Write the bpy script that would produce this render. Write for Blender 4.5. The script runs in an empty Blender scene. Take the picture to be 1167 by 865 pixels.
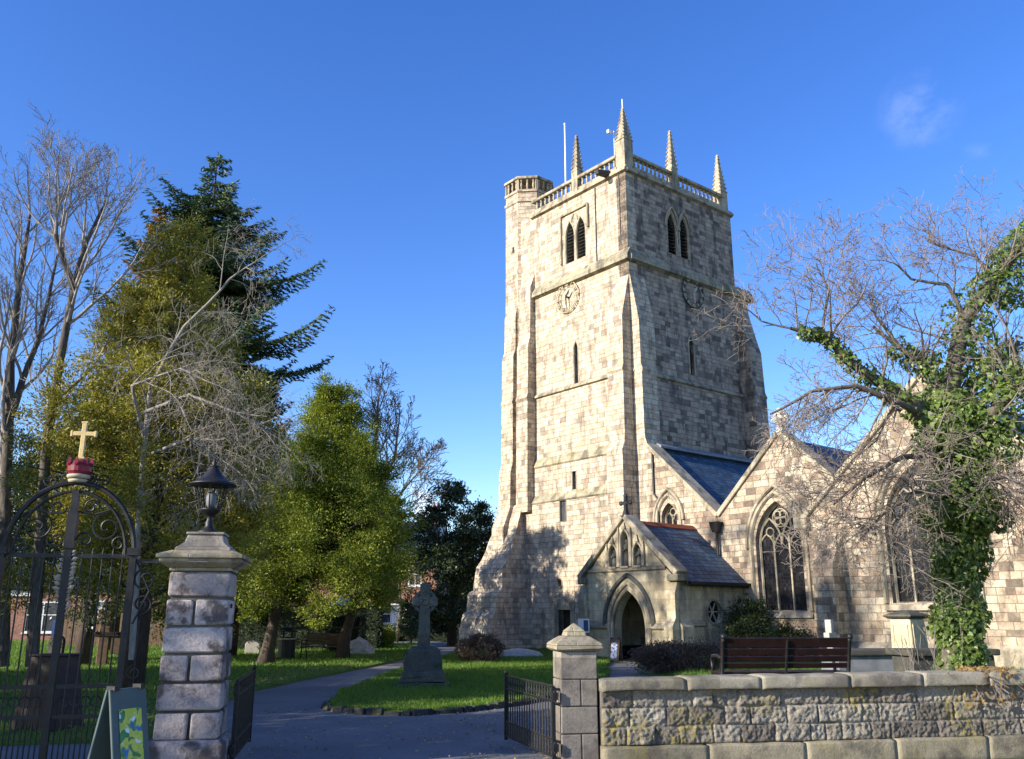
import bpy, bmesh, math, random
import numpy as np
from mathutils import Vector, Matrix, noise
from mathutils.geometry import tessellate_polygon

S = bpy.context.scene
C = S.collection
R = math.radians
PI = math.pi

# ------------------------------------------------------------------ camera, sky, sun, exposure
cam = bpy.data.cameras.new("camera")
cam.lens = 36 * 1000 / 1167
cam.sensor_width = 36
cam.sensor_fit = 'HORIZONTAL'
cam.clip_start = 0.1
cam.clip_end = 3000
co = bpy.data.objects.new("camera", cam)
C.objects.link(co)
EYE = 1.65
co.location = (0, 0, EYE)
co.rotation_euler = (R(90 + 15), 0, 0)
S.camera = co

SUN_DIR = Vector((-0.88, -0.475, 0)).normalized()
SUN_EL = R(22)
W = bpy.data.worlds.new("World")
S.world = W
W.use_nodes = True
wt = W.node_tree
for n in list(wt.nodes): wt.nodes.remove(n)
wo = wt.nodes.new('ShaderNodeOutputWorld')
wb = wt.nodes.new('ShaderNodeBackground')
sk = wt.nodes.new('ShaderNodeTexSky')
sk.sky_type = 'NISHITA'
sk.sun_disc = False
sk.sun_elevation = SUN_EL
sk.sun_rotation = math.atan2(SUN_DIR.x, SUN_DIR.y)
sk.air_density = 1.0
sk.dust_density = 0.3
sk.ozone_density = 3.0
wb.inputs['Strength'].default_value = 0.148
# thin wisps of cloud low in the sky and high on the right
tc = wt.nodes.new('ShaderNodeTexCoord')
def wnode(t, **kw):
    n = wt.nodes.new(t)
    for k, v in kw.items(): setattr(n, k, v)
    return n
def wmath(op, a, b=None, c=None):
    n = wnode('ShaderNodeMath', operation=op)
    for i, v in enumerate((a, b, c)):
        if v is None: continue
        if hasattr(v, 'is_linked'): wt.links.new(v, n.inputs[i])
        else: n.inputs[i].default_value = v
    return n.outputs[0]
wn = wnode('ShaderNodeTexNoise')
wn.inputs['Scale'].default_value = 9
wn.inputs['Detail'].default_value = 7
wn.inputs['Roughness'].default_value = 0.62
mp = wnode('ShaderNodeMapping')
mp.inputs['Scale'].default_value = (1.6, 1.0, 2.0)
mp.inputs['Rotation'].default_value = (0.2, 0.5, 0.3)
wt.links.new(tc.outputs['Generated'], mp.inputs['Vector'])
wt.links.new(mp.outputs[0], wn.inputs['Vector'])
def spot(d, inner, outer):
    vm = wnode('ShaderNodeVectorMath', operation='DOT_PRODUCT')
    wt.links.new(tc.outputs['Generated'], vm.inputs[0])
    vm.inputs[1].default_value = Vector(d).normalized()
    mr = wnode('ShaderNodeMapRange')
    mr.interpolation_type = 'SMOOTHSTEP'
    mr.inputs[1].default_value = math.cos(R(outer))
    mr.inputs[2].default_value = math.cos(R(inner))
    wt.links.new(vm.outputs['Value'], mr.inputs[0])
    return mr.outputs[0]
cl1 = wmath('MULTIPLY', spot((0.466, 0.889, 0.556), 0.4, 2.6), 0.10)
cl2 = wmath('MULTIPLY', spot((0.53, 0.90, 0.49), 0.2, 1.6), 0.10)
cl3 = wmath('MULTIPLY', spot((-0.118, 1.0, 0.105), 0.3, 2.6), 1.8)
cl = wmath('ADD', wmath('ADD', cl1, cl2), cl3)
nz = wnode('ShaderNodeMapRange')
nz.interpolation_type = 'SMOOTHSTEP'
nz.inputs[1].default_value = 0.45
nz.inputs[2].default_value = 0.70
wt.links.new(wn.outputs[0], nz.inputs[0])
clf = wmath('MINIMUM', wmath('MULTIPLY', cl, nz.outputs[0]), 1.0)
mx = wnode('ShaderNodeMix', data_type='RGBA')
wt.links.new(clf, mx.inputs['Factor'])
hs = wnode('ShaderNodeHueSaturation')
hs.inputs['Saturation'].default_value = 1.27
hs.inputs['Hue'].default_value = 0.518
wt.links.new(sk.outputs[0], hs.inputs['Color'])
wt.links.new(hs.outputs[0], mx.inputs['A'])
mx.inputs['B'].default_value = (5.2, 5.4, 5.8, 1)
wt.links.new(mx.outputs['Result'], wb.inputs['Color'])
wt.links.new(wb.outputs[0], wo.inputs[0])

sl = bpy.data.lights.new("sun", 'SUN')
sl.energy = 5.0
sl.angle = R(0.5)
sl.color = (1.0, 0.92, 0.80)
so = bpy.data.objects.new("sun", sl)
C.objects.link(so)
sv = Vector((SUN_DIR.x * math.cos(SUN_EL), SUN_DIR.y * math.cos(SUN_EL), math.sin(SUN_EL)))
so.rotation_euler = sv.to_track_quat('Z', 'Y').to_euler()
so.location = sv * 60

S.view_settings.view_transform = 'Standard'
S.view_settings.look = 'None'
S.view_settings.gamma = 1
S.view_settings.use_curve_mapping = False
S.view_settings.exposure = 0.98

# ------------------------------------------------------------------ materials
def lin(h):
    h = h.lstrip('#')
    def f(c):
        c /= 255
        return c / 12.92 if c <= .04045 else ((c + .055) / 1.055) ** 2.4
    return tuple(f(int(h[i:i + 2], 16)) for i in (0, 2, 4)) + (1,)

class NT:
    def __init__(s, name):
        s.m = bpy.data.materials.new(name)
        s.m.use_nodes = True
        s.t = s.m.node_tree
        s.b = s.t.nodes['Principled BSDF']
        s.b.inputs['Specular IOR Level'].default_value = 0.3
    def put(s, sock, v):
        if isinstance(v, bpy.types.NodeSocket): s.t.links.new(v, sock)
        else:
            if isinstance(v, tuple) and sock.type == 'RGBA' and len(v) == 3: v = v + (1,)
            sock.default_value = v
    def n(s, t, ins=None, out=0, **kw):
        nd = s.t.nodes.new('ShaderNode' + t)
        for k, v in kw.items(): setattr(nd, k, v)
        for k, v in (ins or {}).items(): s.put(nd.inputs[k], v)
        return nd.outputs[out]
    def ma(s, op, a, b=0.0, clamp=False):
        return s.n('Math', {0: a, 1: b}, operation=op, use_clamp=clamp)
    def mix(s, f, a, b, blend='MIX'):
        nd = s.t.nodes.new('ShaderNodeMix')
        nd.data_type = 'RGBA'
        nd.blend_type = blend
        s.put(nd.inputs['Factor'], f)
        s.put(nd.inputs['A'], a)
        s.put(nd.inputs['B'], b)
        return nd.outputs['Result']
    def rng(s, v, a, b, c=0.0, d=1.0):
        return s.n('MapRange', {0: v, 1: a, 2: b, 3: c, 4: d}, interpolation_type='SMOOTHSTEP')
    def ramp(s, v, cols, interp='LINEAR'):
        nd = s.t.nodes.new('ShaderNodeValToRGB')
        cr = nd.color_ramp
        cr.interpolation = interp
        while len(cr.elements) < len(cols): cr.elements.new(0.5)
        for e, (p, c) in zip(cr.elements, cols):
            e.position = p
            e.color = c if len(c) == 4 else tuple(c) + (1,)
        s.put(nd.inputs[0], v)
        return nd.outputs[0]
    def noise(s, scale, detail=4, rough=.55, vec=None, dist=0):
        i = {'Scale': scale, 'Detail': detail, 'Roughness': rough, 'Distortion': dist}
        if vec is not None: i['Vector'] = vec
        return s.n('TexNoise', i)
    def obj(s): return s.n('TexCoord', out=3)
    def uv(s): return s.n('TexCoord', out=2)
    def bump(s, h, strength, dist):
        s.put(s.b.inputs['Normal'], s.n('Bump', {'Strength': strength, 'Distance': dist, 'Height': h}))
    def fin(s, col, rough=.9):
        s.put(s.b.inputs['Base Color'], col)
        s.put(s.b.inputs['Roughness'], rough)
        return s.m

def stone(name, pal, bw=.55, bh=.3, mortar=.010, mcol=(.33, .29, .22), soot=.35, sootcol=(.045, .04, .04),
          bump=.5, bdist=.02, rough=.9, tintscale=.35, moss=0.0, wob=.018, fine=22, lo=.50, hi=.72, streak=.22, blotch=.9, tone=.55, flat=.0, avg=(.45, .385, .295), gain=1.0, mosscol=(.20, .17, .05)):
    t = NT(name)
    uv = t.uv()
    o = t.obj()
    nv = t.n('TexNoise', {'Vector': uv, 'Scale': 2.2, 'Detail': 3.0}, out=1)
    off = t.n('VectorMath', {0: nv, 1: (.5, .5, .5)}, operation='SUBTRACT')
    off = t.n('VectorMath', {0: off, 'Scale': wob}, operation='SCALE')
    uvd = t.n('VectorMath', {0: uv, 1: off}, operation='ADD')
    sep = t.t.nodes.new('ShaderNodeSeparateXYZ')
    t.t.links.new(uvd, sep.inputs[0])
    u, v = sep.outputs[0], sep.outputs[1]
    vw = t.n('TexNoise', {'W': v, 'Scale': 1.1, 'Detail': 1.0}, noise_dimensions='1D')
    v = t.ma('ADD', v, t.ma('MULTIPLY', vw, bh * 1.1))
    vr = t.ma('DIVIDE', v, bh)
    row = t.ma('FLOOR', vr)
    w1 = t.n('TexWhiteNoise', {'W': row}, noise_dimensions='1D')
    w2 = t.n('TexWhiteNoise', {'W': t.ma('ADD', row, 57.31)}, noise_dimensions='1D')
    bwr = t.ma('MULTIPLY', t.ma('ADD', t.ma('MULTIPLY', w2, .75), .65), bw)
    cu = t.ma('ADD', t.ma('DIVIDE', u, bwr), t.ma('MULTIPLY', w1, 7.7))
    col = t.ma('FLOOR', cu)
    # warp columns a little so that blocks differ in length
    cell = t.n('CombineXYZ', {0: col, 1: row, 2: 0.0})
    wv = t.n('TexWhiteNoise', {'Vector': cell}, noise_dimensions='3D')
    du = t.ma('MULTIPLY', t.ma('FRACT', cu), bwr)
    dv = t.ma('MULTIPLY', t.ma('FRACT', vr), bh)
    d = t.ma('MINIMUM', t.ma('MINIMUM', du, t.ma('SUBTRACT', bwr, du)), t.ma('MINIMUM', dv, t.ma('SUBTRACT', bh, dv)))
    mask = t.rng(d, mortar * .4, mortar * 1.5) if mortar > 0 else 1.0
    big = t.noise(tintscale, 5, .6, o)
    wsh = t.ma('ADD', wv, t.ma('MULTIPLY', t.ma('SUBTRACT', big, .5), blotch), True)
    c = t.ramp(wsh, pal)
    c = t.mix(flat, c, avg)
    fn = t.noise(fine, 5, .65, o)
    mid = t.noise(3.2, 6, .65, o)
    c = t.mix(tone, c, t.ramp(t.ma('ADD', t.ma('MULTIPLY', fn, .5), t.ma('MULTIPLY', mid, .5)), [(.32, (.35, .33, .32)), (.5, (1, 1, 1)), (.7, (1.45, 1.4, 1.3))]), 'MULTIPLY')
    if mortar > 0: c = t.mix(mask, mcol, c)
    # soot and rain streaks
    st = t.n('Mapping', {'Vector': o, 'Scale': (1.3, 1.3, 1.3 * streak)})
    sn = t.noise(1.6, 7, .62, st)
    so_ = t.ma('MULTIPLY', t.rng(sn, lo, hi), soot)
    c = t.mix(so_, c, sootcol)
    if moss:
        mn = t.ma('MULTIPLY', t.rng(t.noise(2.3, 6, .7, o), .50, .66), moss)
        c = t.mix(mn, c, mosscol)
    if gain != 1.0: c = t.mix(1.0, c, (gain * 1.03, gain * .985, gain * .90), 'MULTIPLY')
    h = t.ma('ADD', t.ma('MULTIPLY', mask, .9), t.ma('ADD', t.ma('MULTIPLY', fn, .55), t.ma('ADD', t.ma('MULTIPLY', wv, .5), t.ma('MULTIPLY', mid, .8))))
    t.bump(h, bump, bdist)
    return t.fin(c, rough)

M = {}
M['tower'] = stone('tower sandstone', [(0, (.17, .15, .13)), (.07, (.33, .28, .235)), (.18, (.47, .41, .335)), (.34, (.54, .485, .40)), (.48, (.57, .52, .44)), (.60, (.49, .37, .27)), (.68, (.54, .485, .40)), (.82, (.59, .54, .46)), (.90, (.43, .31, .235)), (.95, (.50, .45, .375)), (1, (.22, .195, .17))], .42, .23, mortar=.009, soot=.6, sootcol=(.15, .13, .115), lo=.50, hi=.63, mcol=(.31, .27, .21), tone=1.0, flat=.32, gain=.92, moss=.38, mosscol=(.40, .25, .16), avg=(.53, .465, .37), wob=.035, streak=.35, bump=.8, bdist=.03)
M['sooty_shaded'] = stone('sooty tower sandstone', [(0, (.07, .062, .058)), (.10, (.14, .12, .11)), (.22, (.29, .245, .21)), (.45, (.37, .32, .27)), (.6, (.33, .25, .21)), (.78, (.42, .365, .30)), (.92, (.33, .275, .235)), (1, (.10, .09, .08))], .42, .23, mortar=.010, soot=.75, sootcol=(.06, .055, .055), lo=.48, hi=.64, tone=.95, flat=.18, gain=.99, moss=.35, mosscol=(.30, .18, .13), avg=(.31, .265, .225), mcol=(.22, .19, .16), wob=.035, streak=.35, bump=.8, bdist=.03)  # real soot-black blocks, plus a darker overall tone painting in this side's shade
M['gable'] = stone('mottled aisle sandstone', [(0, (.08, .065, .06)), (.08, (.17, .125, .105)), (.2, (.35, .265, .20)), (.36, (.50, .44, .345)), (.5, (.56, .51, .42)), (.62, (.40, .29, .215)), (.74, (.54, .485, .39)), (.86, (.33, .25, .20)), (.93, (.55, .50, .41)), (1, (.11, .09, .08))], .40, .23, mortar=.010, soot=.6, sootcol=(.08, .07, .065), lo=.49, hi=.64, tone=1.0, flat=.2, gain=.88, moss=.25, mosscol=(.36, .22, .15), avg=(.46, .39, .30), mcol=(.29, .25, .195), wob=.03, streak=.5, bump=.8, bdist=.03)
M['porch'] = stone('porch ashlar', [(0, (.34, .30, .21)), (.3, (.43, .38, .27)), (.6, (.50, .45, .33)), (.85, (.45, .39, .27)), (1, (.36, .31, .21))], .75, .33, .007, soot=.6, sootcol=(.08, .075, .065), lo=.48, hi=.64, bump=.4, tone=.8, gain=1.05)
M['dressed'] = stone('dressed stone', [(0, (.32, .285, .225)), (.5, (.43, .385, .305)), (1, (.38, .34, .26))], 1.1, .6, .004, soot=.65, sootcol=(.07, .065, .055), lo=.47, hi=.63, bump=.4, moss=.2, tone=.85, gain=.9)
M['mossy'] = stone('mossy weathered stone', [(0, (.24, .21, .15)), (.5, (.36, .32, .22)), (1, (.30, .26, .18))], .9, .4, .006, soot=.7, sootcol=(.06, .055, .045), lo=.47, hi=.62, moss=.5, bump=.7, tone=.9)
M['brick'] = stone('red brick', [(0, (.20, .075, .05)), (.4, (.30, .115, .075)), (.7, (.34, .15, .10)), (1, (.24, .10, .07))], .23, .076, .006, soot=.2, bump=.2, wob=.004)
M['slate'] = stone('roof slate', [(0, (.026, .055, .095)), (.4, (.044, .088, .145)), (.75, (.07, .125, .19)), (1, (.035, .072, .115))], .30, .21, .014, (.012, .014, .018), soot=.35, sootcol=(.03, .045, .045), bump=1.0, rough=.6, tone=.9, wob=.006)
M['pier'] = stone('pier ashlar', [(0, (.20, .175, .145)), (.4, (.26, .23, .19)), (.7, (.31, .275, .225)), (1, (.18, .155, .14))], 2.1, 3.1, .0, soot=.6, bump=.7, fine=45, bdist=.012, lo=.46, hi=.62, streak=1.0, tone=.8)

def plain(name, a, b=None, scale=8, rough=.8, bump=0.0, metal=0.0, detail=5):
    t = NT(name)
    o = t.obj()
    f = t.noise(scale, detail, .6, o)
    c = t.mix(t.rng(f, .35, .65), a, b or a)
    t.b.inputs['Metallic'].default_value = metal
    if bump: t.bump(f, bump, .02)
    return t.fin(c, rough)

M['iron'] = plain('black painted iron', (.006, .006, .007), (.014, .013, .013), 14, .5, .15)
M['iron'].node_tree.nodes['Principled BSDF'].inputs['Specular IOR Level'].default_value = .4
M['gold'] = plain('gilded paint', (.46, .40, .27), (.32, .28, .20), 20, .6)
M['cream'] = plain('cream painted wood', (.66, .50, .22), (.56, .42, .18), 12, .5)
M['red'] = plain('red crown paint', (.24, .022, .032), (.13, .014, .02), 12, .45)
M['lead'] = plain('dull lead', (.13, .14, .155), (.20, .21, .23), 3, .6, .3)
M['white'] = plain('white paint', (.78, .78, .76), (.70, .70, .69), 6, .5)
M['glass'] = NT('dark leaded glass').m
def leaded():
    t = NT('leaded window glass')
    uv = t.uv()
    sep = t.t.nodes.new('ShaderNodeSeparateXYZ')
    t.t.links.new(uv, sep.inputs[0])
    a = t.ma('FRACT', t.ma('MULTIPLY', sep.outputs[0], 11.0))
    b = t.ma('FRACT', t.ma('MULTIPLY', sep.outputs[1], 8.0))
    e = t.ma('MINIMUM', t.ma('MINIMUM', a, t.ma('SUBTRACT', 1.0, a)), t.ma('MINIMUM', b, t.ma('SUBTRACT', 1.0, b)))
    k = t.rng(e, .04, .10)
    cell = t.n('CombineXYZ', {0: t.ma('FLOOR', t.ma('MULTIPLY', sep.outputs[0], 11.0)), 1: t.ma('FLOOR', t.ma('MULTIPLY', sep.outputs[1], 8.0))})
    wv = t.n('TexWhiteNoise', {'Vector': cell}, noise_dimensions='2D')
    c = t.ramp(wv, [(0, (.008, .008, .010)), (.6, (.014, .014, .016)), (.9, (.022, .02, .022)), (1, (.04, .04, .045))])
    c = t.mix(k, (.02, .02, .02), c)
    nrm = t.n('Bump', {'Strength': .35, 'Distance': .02, 'Height': t.ma('ADD', wv, t.noise(5, 3, .5, t.obj()))})
    t.put(t.b.inputs['Normal'], nrm)
    t.b.inputs['Specular IOR Level'].default_value = .4
    return t.fin(c, .16)
M['glass'] = leaded()
M['pane'] = plain('house window pane', (.03, .035, .045), (.06, .065, .08), 2, .1)
M['louvre'] = plain('dark louvre boards', (.02, .02, .022), (.05, .048, .045), 5, .8)
M['dark'] = plain('dark oak', (.018, .012, .010), (.035, .022, .016), 9, .7, .3)
M['benchwood'] = plain('dark red stained slats', (.018, .007, .006), (.010, .005, .004), 6, .45, .2)
M['oldwood'] = plain('weathered brown boards', (.16, .10, .06), (.10, .065, .04), 6, .75, .3)
M['binwood'] = plain('dark brown bin boards', (.035, .022, .018), (.055, .036, .028), 6, .7, .3)
M['aboard'] = plain('grey green board paint', (.055, .085, .085), (.07, .10, .10), 5, .5)
M['ridge'] = plain('terracotta ridge tiles', (.30, .075, .03), (.22, .06, .03), 6, .8, .3)
M['tomb'] = stone('cream tomb stone', [(0, (.44, .38, .25)), (.6, (.52, .46, .32)), (1, (.42, .36, .24))], 2, 2.5, .0, soot=.4, bump=.3)
M['darkstone'] = stone('dark weathered stone', [(0, (.055, .055, .05)), (.5, (.10, .10, .088)), (1, (.07, .068, .06))], 3.1, 2.7, .0, soot=.6, bump=.7, moss=.3, streak=1.0, tone=.8)
M['celtic'] = stone('grey green cross stone', [(0, (.065, .070, .063)), (.5, (.115, .12, .105)), (1, (.085, .09, .078))], 3.1, 2.7, .0, soot=.6, bump=.9, moss=.3, streak=1.0, tone=.8)
M['edge'] = stone('dark lawn edging stone', [(0, (.035, .032, .028)), (.5, (.065, .06, .05)), (1, (.045, .042, .036))], 3.1, 2.7, .0, soot=.6, bump=.9, moss=.5, streak=1.0, tone=.9)
M['palestone'] = stone('pale headstone', [(0, (.38, .36, .32)), (1, (.47, .45, .40))], 3.1, 2.7, .0, soot=.25, bump=.3)
M['boulder'] = plain('pale boulder', (.30, .29, .26), (.42, .40, .36), 5, .9, .5)
M['blue'] = plain('blue panel', (.03, .06, .15), (.045, .085, .20), 4, .5)
M['paper'] = plain('white paper', (.72, .74, .76), (.66, .70, .74), 3, .6)

def asphalt():
    t = NT('worn asphalt')
    o = t.obj()
    f = t.noise(90, 4, .7, o)
    g = t.noise(.6, 5, .6, o)
    p = t.noise(6, 6, .7, o)
    c = t.ramp(g, [(.3, (.105, .110, .118)), (.55, (.145, .148, .153)), (.75, (.17, .168, .166))])
    c = t.mix(.6, c, t.ramp(f, [(.3, (.5, .5, .5)), (.5, (1, 1, 1)), (.75, (1.7, 1.65, 1.55))]), 'MULTIPLY')
    c = t.mix(t.ma('MULTIPLY', t.rng(p, .58, .72), .35), c, (.045, .04, .03))
    t.bump(t.ma('ADD', f, t.ma('MULTIPLY', p, .6)), .5, .012)
    return t.fin(c, .85)
M['asphalt'] = asphalt()
M['paving'] = stone('pavement slabs', [(0, (.17, .15, .13)), (.5, (.22, .195, .17)), (1, (.19, .17, .15))], .75, .6, .006, (.07, .06, .05), soot=.35, bump=.3, fine=60)
def soil(name, cols, s=3):
    t = NT(name)
    o = t.obj()
    a = t.noise(s, 7, .65, o)
    b = t.noise(40, 5, .7, o)
    c = t.ramp(t.ma('ADD', t.ma('MULTIPLY', a, .55), t.ma('MULTIPLY', b, .45)), cols)
    t.bump(t.ma('ADD', b, a), .8, .04)
    return t.fin(c, .95)
M['turf'] = soil('turf', [(.3, (.04, .07, .012)), (.5, (.08, .145, .02)), (.7, (.13, .16, .04))])
M['ground'] = soil('rough ground', [(.3, (.05, .045, .025)), (.5, (.07, .08, .03)), (.7, (.11, .10, .06))], .6)
M['earth'] = soil('leaf strewn earth', [(.3, (.035, .026, .016)), (.5, (.07, .05, .03)), (.7, (.13, .095, .05))])

def leafmat(name, cols, trans=.25, rough=.55, spec=.3):
    t = NT(name)
    g = t.n('NewGeometry', out=8)
    o = t.obj()
    f = t.ma('ADD', t.ma('MULTIPLY', g, .6), t.ma('MULTIPLY', t.noise(.7, 3, .6, o), .4))
    c = t.ramp(f, cols)
    t.put(t.b.inputs['Base Color'], c)
    t.b.inputs['Roughness'].default_value = rough
    t.b.inputs['Specular IOR Level'].default_value = spec
    tr = t.n('BsdfTranslucent', {'Color': t.mix(.5, c, (1.3, 1.4, .6), 'MULTIPLY')})
    ms = t.t.nodes.new('ShaderNodeMixShader')
    ms.inputs[0].default_value = trans
    t.t.links.new(t.b.outputs[0], ms.inputs[1])
    t.t.links.new(tr, ms.inputs[2])
    t.t.links.new(ms.outputs[0], t.t.nodes['Material Output'].inputs[0])
    return t.m
M['yew'] = leafmat('yew needles', [(.15, (.032, .056, .008)), (.4, (.115, .165, .014)), (.65, (.24, .27, .025)), (.9, (.38, .37, .05))])
M['golden'] = leafmat('golden cypress sprays', [(.15, (.12, .125, .017)), (.45, (.235, .22, .03)), (.7, (.33, .29, .042)), (.9, (.42, .31, .065))])
M['spruce'] = leafmat('spruce needles', [(.15, (.018, .042, .019)), (.5, (.048, .090, .036)), (.85, (.10, .13, .045))], .15)
M['russet'] = leafmat('dead russet needles', [(.15, (.13, .07, .02)), (.5, (.24, .13, .03)), (.85, (.33, .20, .06))], .2)
M['holly'] = leafmat('holly leaves', [(.15, (.012, .026, .010)), (.5, (.028, .052, .016)), (.85, (.07, .085, .02))], .12, .4, .5)
M['ivy'] = leafmat('ivy leaves', [(.15, (.05, .085, .018)), (.45, (.12, .18, .036)), (.75, (.19, .26, .066)), (.9, (.30, .26, .10))], .38, .4, .4)
M['shrub'] = leafmat('shrub leaves', [(.15, (.018, .030, .012)), (.5, (.040, .060, .020)), (.85, (.08, .10, .03))], .2)
M['brownshrub'] = leafmat('brown winter shrub', [(.15, (.05, .034, .027)), (.5, (.10, .068, .052)), (.85, (.15, .11, .08))], .15)
M['hedge'] = leafmat('dark hedge leaves', [(.15, (.008, .014, .006)), (.5, (.018, .028, .010)), (.85, (.035, .045, .015))], .1)
M['autumn'] = leafmat('autumn leaves', [(.15, (.13, .075, .025)), (.5, (.24, .15, .05)), (.85, (.34, .22, .09))], .3)
M['grass'] = leafmat('grass blades', [(.15, (.050, .100, .011)), (.5, (.11, .215, .022)), (.85, (.20, .26, .05))], .3)
M['litter'] = leafmat('fallen leaves', [(.15, (.12, .08, .03)), (.5, (.28, .21, .08)), (.85, (.42, .36, .18))], .1)
def bark(name, a, b):
    t = NT(name)
    o = t.obj()
    st = t.n('Mapping', {'Vector': o, 'Scale': (1, 1, .25)})
    f = t.noise(14, 6, .7, st)
    t.bump(f, .7, .03)
    return t.fin(t.ramp(f, [(.3, a), (.7, b)]), .9)
M['bark'] = bark('grey brown bark', (.06, .048, .038), (.17, .145, .115))
M['palebark'] = bark('pale grey bark', (.17, .15, .125), (.36, .325, .275))
M['ashbark'] = bark('ash bark', (.030, .025, .020), (.17, .145, .115))
M['ashtwig'] = bark('pale ash twigs', (.20, .175, .155), (.40, .36, .32))
M['redbark'] = bark('thorn twigs', (.13, .105, .085), (.29, .245, .205))
M['yewbark'] = bark('reddish dark bark', (.035, .025, .02), (.10, .075, .06))

# ------------------------------------------------------------------ mesh builder
class MB:
    def __init__(s, Mx=None):
        s.v = []; s.f = []; s.M = Mx
    def add(s, vs, fs):
        b = len(s.v)
        if s.M is not None: vs = [tuple(s.M @ Vector(p)) for p in vs]
        s.v.extend([tuple(p) for p in vs])
        s.f.extend([tuple(b + i for i in q) for q in fs])
    def box(s, x0, y0, z0, x1, y1, z1):
        s.add([(x0, y0, z0), (x1, y0, z0), (x1, y1, z0), (x0, y1, z0), (x0, y0, z1), (x1, y0, z1), (x1, y1, z1), (x0, y1, z1)],
              [(3, 2, 1, 0), (4, 5, 6, 7), (0, 1, 5, 4), (1, 2, 6, 5), (2, 3, 7, 6), (3, 0, 4, 7)])
    def taper(s, cx, cy, z0, a0, b0, z1, a1, b1):
        s.add([(cx - a0, cy - b0, z0), (cx + a0, cy - b0, z0), (cx + a0, cy + b0, z0), (cx - a0, cy + b0, z0),
               (cx - a1, cy - b1, z1), (cx + a1, cy - b1, z1), (cx + a1, cy + b1, z1), (cx - a1, cy + b1, z1)],
              [(3, 2, 1, 0), (4, 5, 6, 7), (0, 1, 5, 4), (1, 2, 6, 5), (2, 3, 7, 6), (3, 0, 4, 7)])
    def prism(s, pts, ax, a, b):
        """2D outline pushed along one axis: ax x -> pts (y,z); y -> pts (x,z); z -> pts (x,y)"""
        def q(p, c): return (c, p[0], p[1]) if ax == 'x' else ((p[0], c, p[1]) if ax == 'y' else (p[0], p[1], c))
        n = len(pts)
        s.add([q(p, a) for p in pts] + [q(p, b) for p in pts],
              [tuple(range(n))[::-1], tuple(range(n, 2 * n))] + [(i, (i + 1) % n, n + (i + 1) % n, n + i) for i in range(n)])
    def panel(s, outer, holes, ax, a, b):
        def q(p, c): return (c, p[0], p[1]) if ax == 'x' else ((p[0], c, p[1]) if ax == 'y' else (p[0], p[1], c))
        loops = [outer] + list(holes)
        flat = [p for l in loops for p in l]
        n = len(flat)
        tri = tessellate_polygon([[Vector((p[0], p[1], 0)) for p in l] for l in loops])
        fs = [tuple(t) for t in tri] + [tuple(n + i for i in t)[::-1] for t in tri]
        k = 0
        for l in loops:
            m = len(l)
            for i in range(m):
                fs.append((k + i, k + (i + 1) % m, n + k + (i + 1) % m, n + k + i))
            k += m
        s.add([q(p, a) for p in flat] + [q(p, b) for p in flat], fs)
    def tube(s, pts, r, n=8, cap=True, closed=False):
        pts = [Vector(p) for p in pts]
        m = len(pts)
        rs = r if isinstance(r, (list, tuple)) else [r] * m
        vs = []; fs = []
        up = None
        for i in range(m):
            if closed: d = pts[(i + 1) % m] - pts[i - 1]
            else: d = pts[min(i + 1, m - 1)] - pts[max(i - 1, 0)]
            if d.length < 1e-9: d = Vector((0, 0, 1))
            d.normalize()
            if up is None:
                up = d.orthogonal().normalized()
            up = (up - d * up.dot(d))
            if up.length < 1e-6: up = d.orthogonal()
            up.normalize()
            sd = d.cross(up)
            for k in range(n):
                a = 2 * PI * k / n
                vs.append(pts[i] + (up * math.cos(a) + sd * math.sin(a)) * rs[i])
        mm = m if closed else m - 1
        for i in range(mm):
            j = (i + 1) % m
            for k in range(n):
                fs.append((i * n + k, i * n + (k + 1) % n, j * n + (k + 1) % n, j * n + k))
        if cap and not closed:
            fs.append(tuple(range(n))[::-1])
            fs.append(tuple(range((m - 1) * n, m * n)))
        s.add(vs, fs)
    def lathe(s, prof, n=16, cx=0, cy=0, rot=0.0):
        vs = []; fs = []
        m = len(prof)
        for r, z in prof:
            for k in range(n):
                a = rot + 2 * PI * k / n
                vs.append((cx + r * math.cos(a), cy + r * math.sin(a), z))
        for i in range(m - 1):
            for k in range(n):
                fs.append((i * n + k, i * n + (k + 1) % n, (i + 1) * n + (k + 1) % n, (i + 1) * n + k))
        fs.append(tuple(range(n))[::-1])
        fs.append(tuple(range((m - 1) * n, m * n)))
        s.add(vs, fs)
    def ball(s, c, r, n=10, sz=(1, 1, 1)):
        prof = []
        vs = []; fs = []
        m = n // 2 + 1
        for i in range(m + 1):
            t = PI * i / m
            for k in range(n):
                a = 2 * PI * k / n
                vs.append((c[0] + r * sz[0] * math.sin(t) * math.cos(a), c[1] + r * sz[1] * math.sin(t) * math.sin(a), c[2] - r * sz[2] * math.cos(t)))
        for i in range(m):
            for k in range(n):
                fs.append((i * n + k, i * n + (k + 1) % n, (i + 1) * n + (k + 1) % n, (i + 1) * n + k))
        s.add(vs, fs)
    def build(s, name, mat, parent=None, smooth=False, bevel=0.0, seg=1, loc=None, rot=None, rough=0.0, sub=0, seed=0):
        me = bpy.data.meshes.new(name)
        bm = bmesh.new()
        vs = [bm.verts.new(p) for p in s.v]
        for q in s.f:
            try: bm.faces.new([vs[i] for i in q])
            except ValueError: pass
        bmesh.ops.remove_doubles(bm, verts=bm.verts, dist=1e-5)
        bmesh.ops.recalc_face_normals(bm, faces=bm.faces)
        if bevel:
            bmesh.ops.bevel(bm, geom=[e for e in bm.edges if len(e.link_faces) == 2 and e.calc_face_angle(0) > .5], offset=bevel, segments=seg, profile=.6, affect='EDGES', clamp_overlap=True)
        if sub:
            bmesh.ops.subdivide_edges(bm, edges=bm.edges, cuts=sub, use_grid_fill=True)
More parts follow.
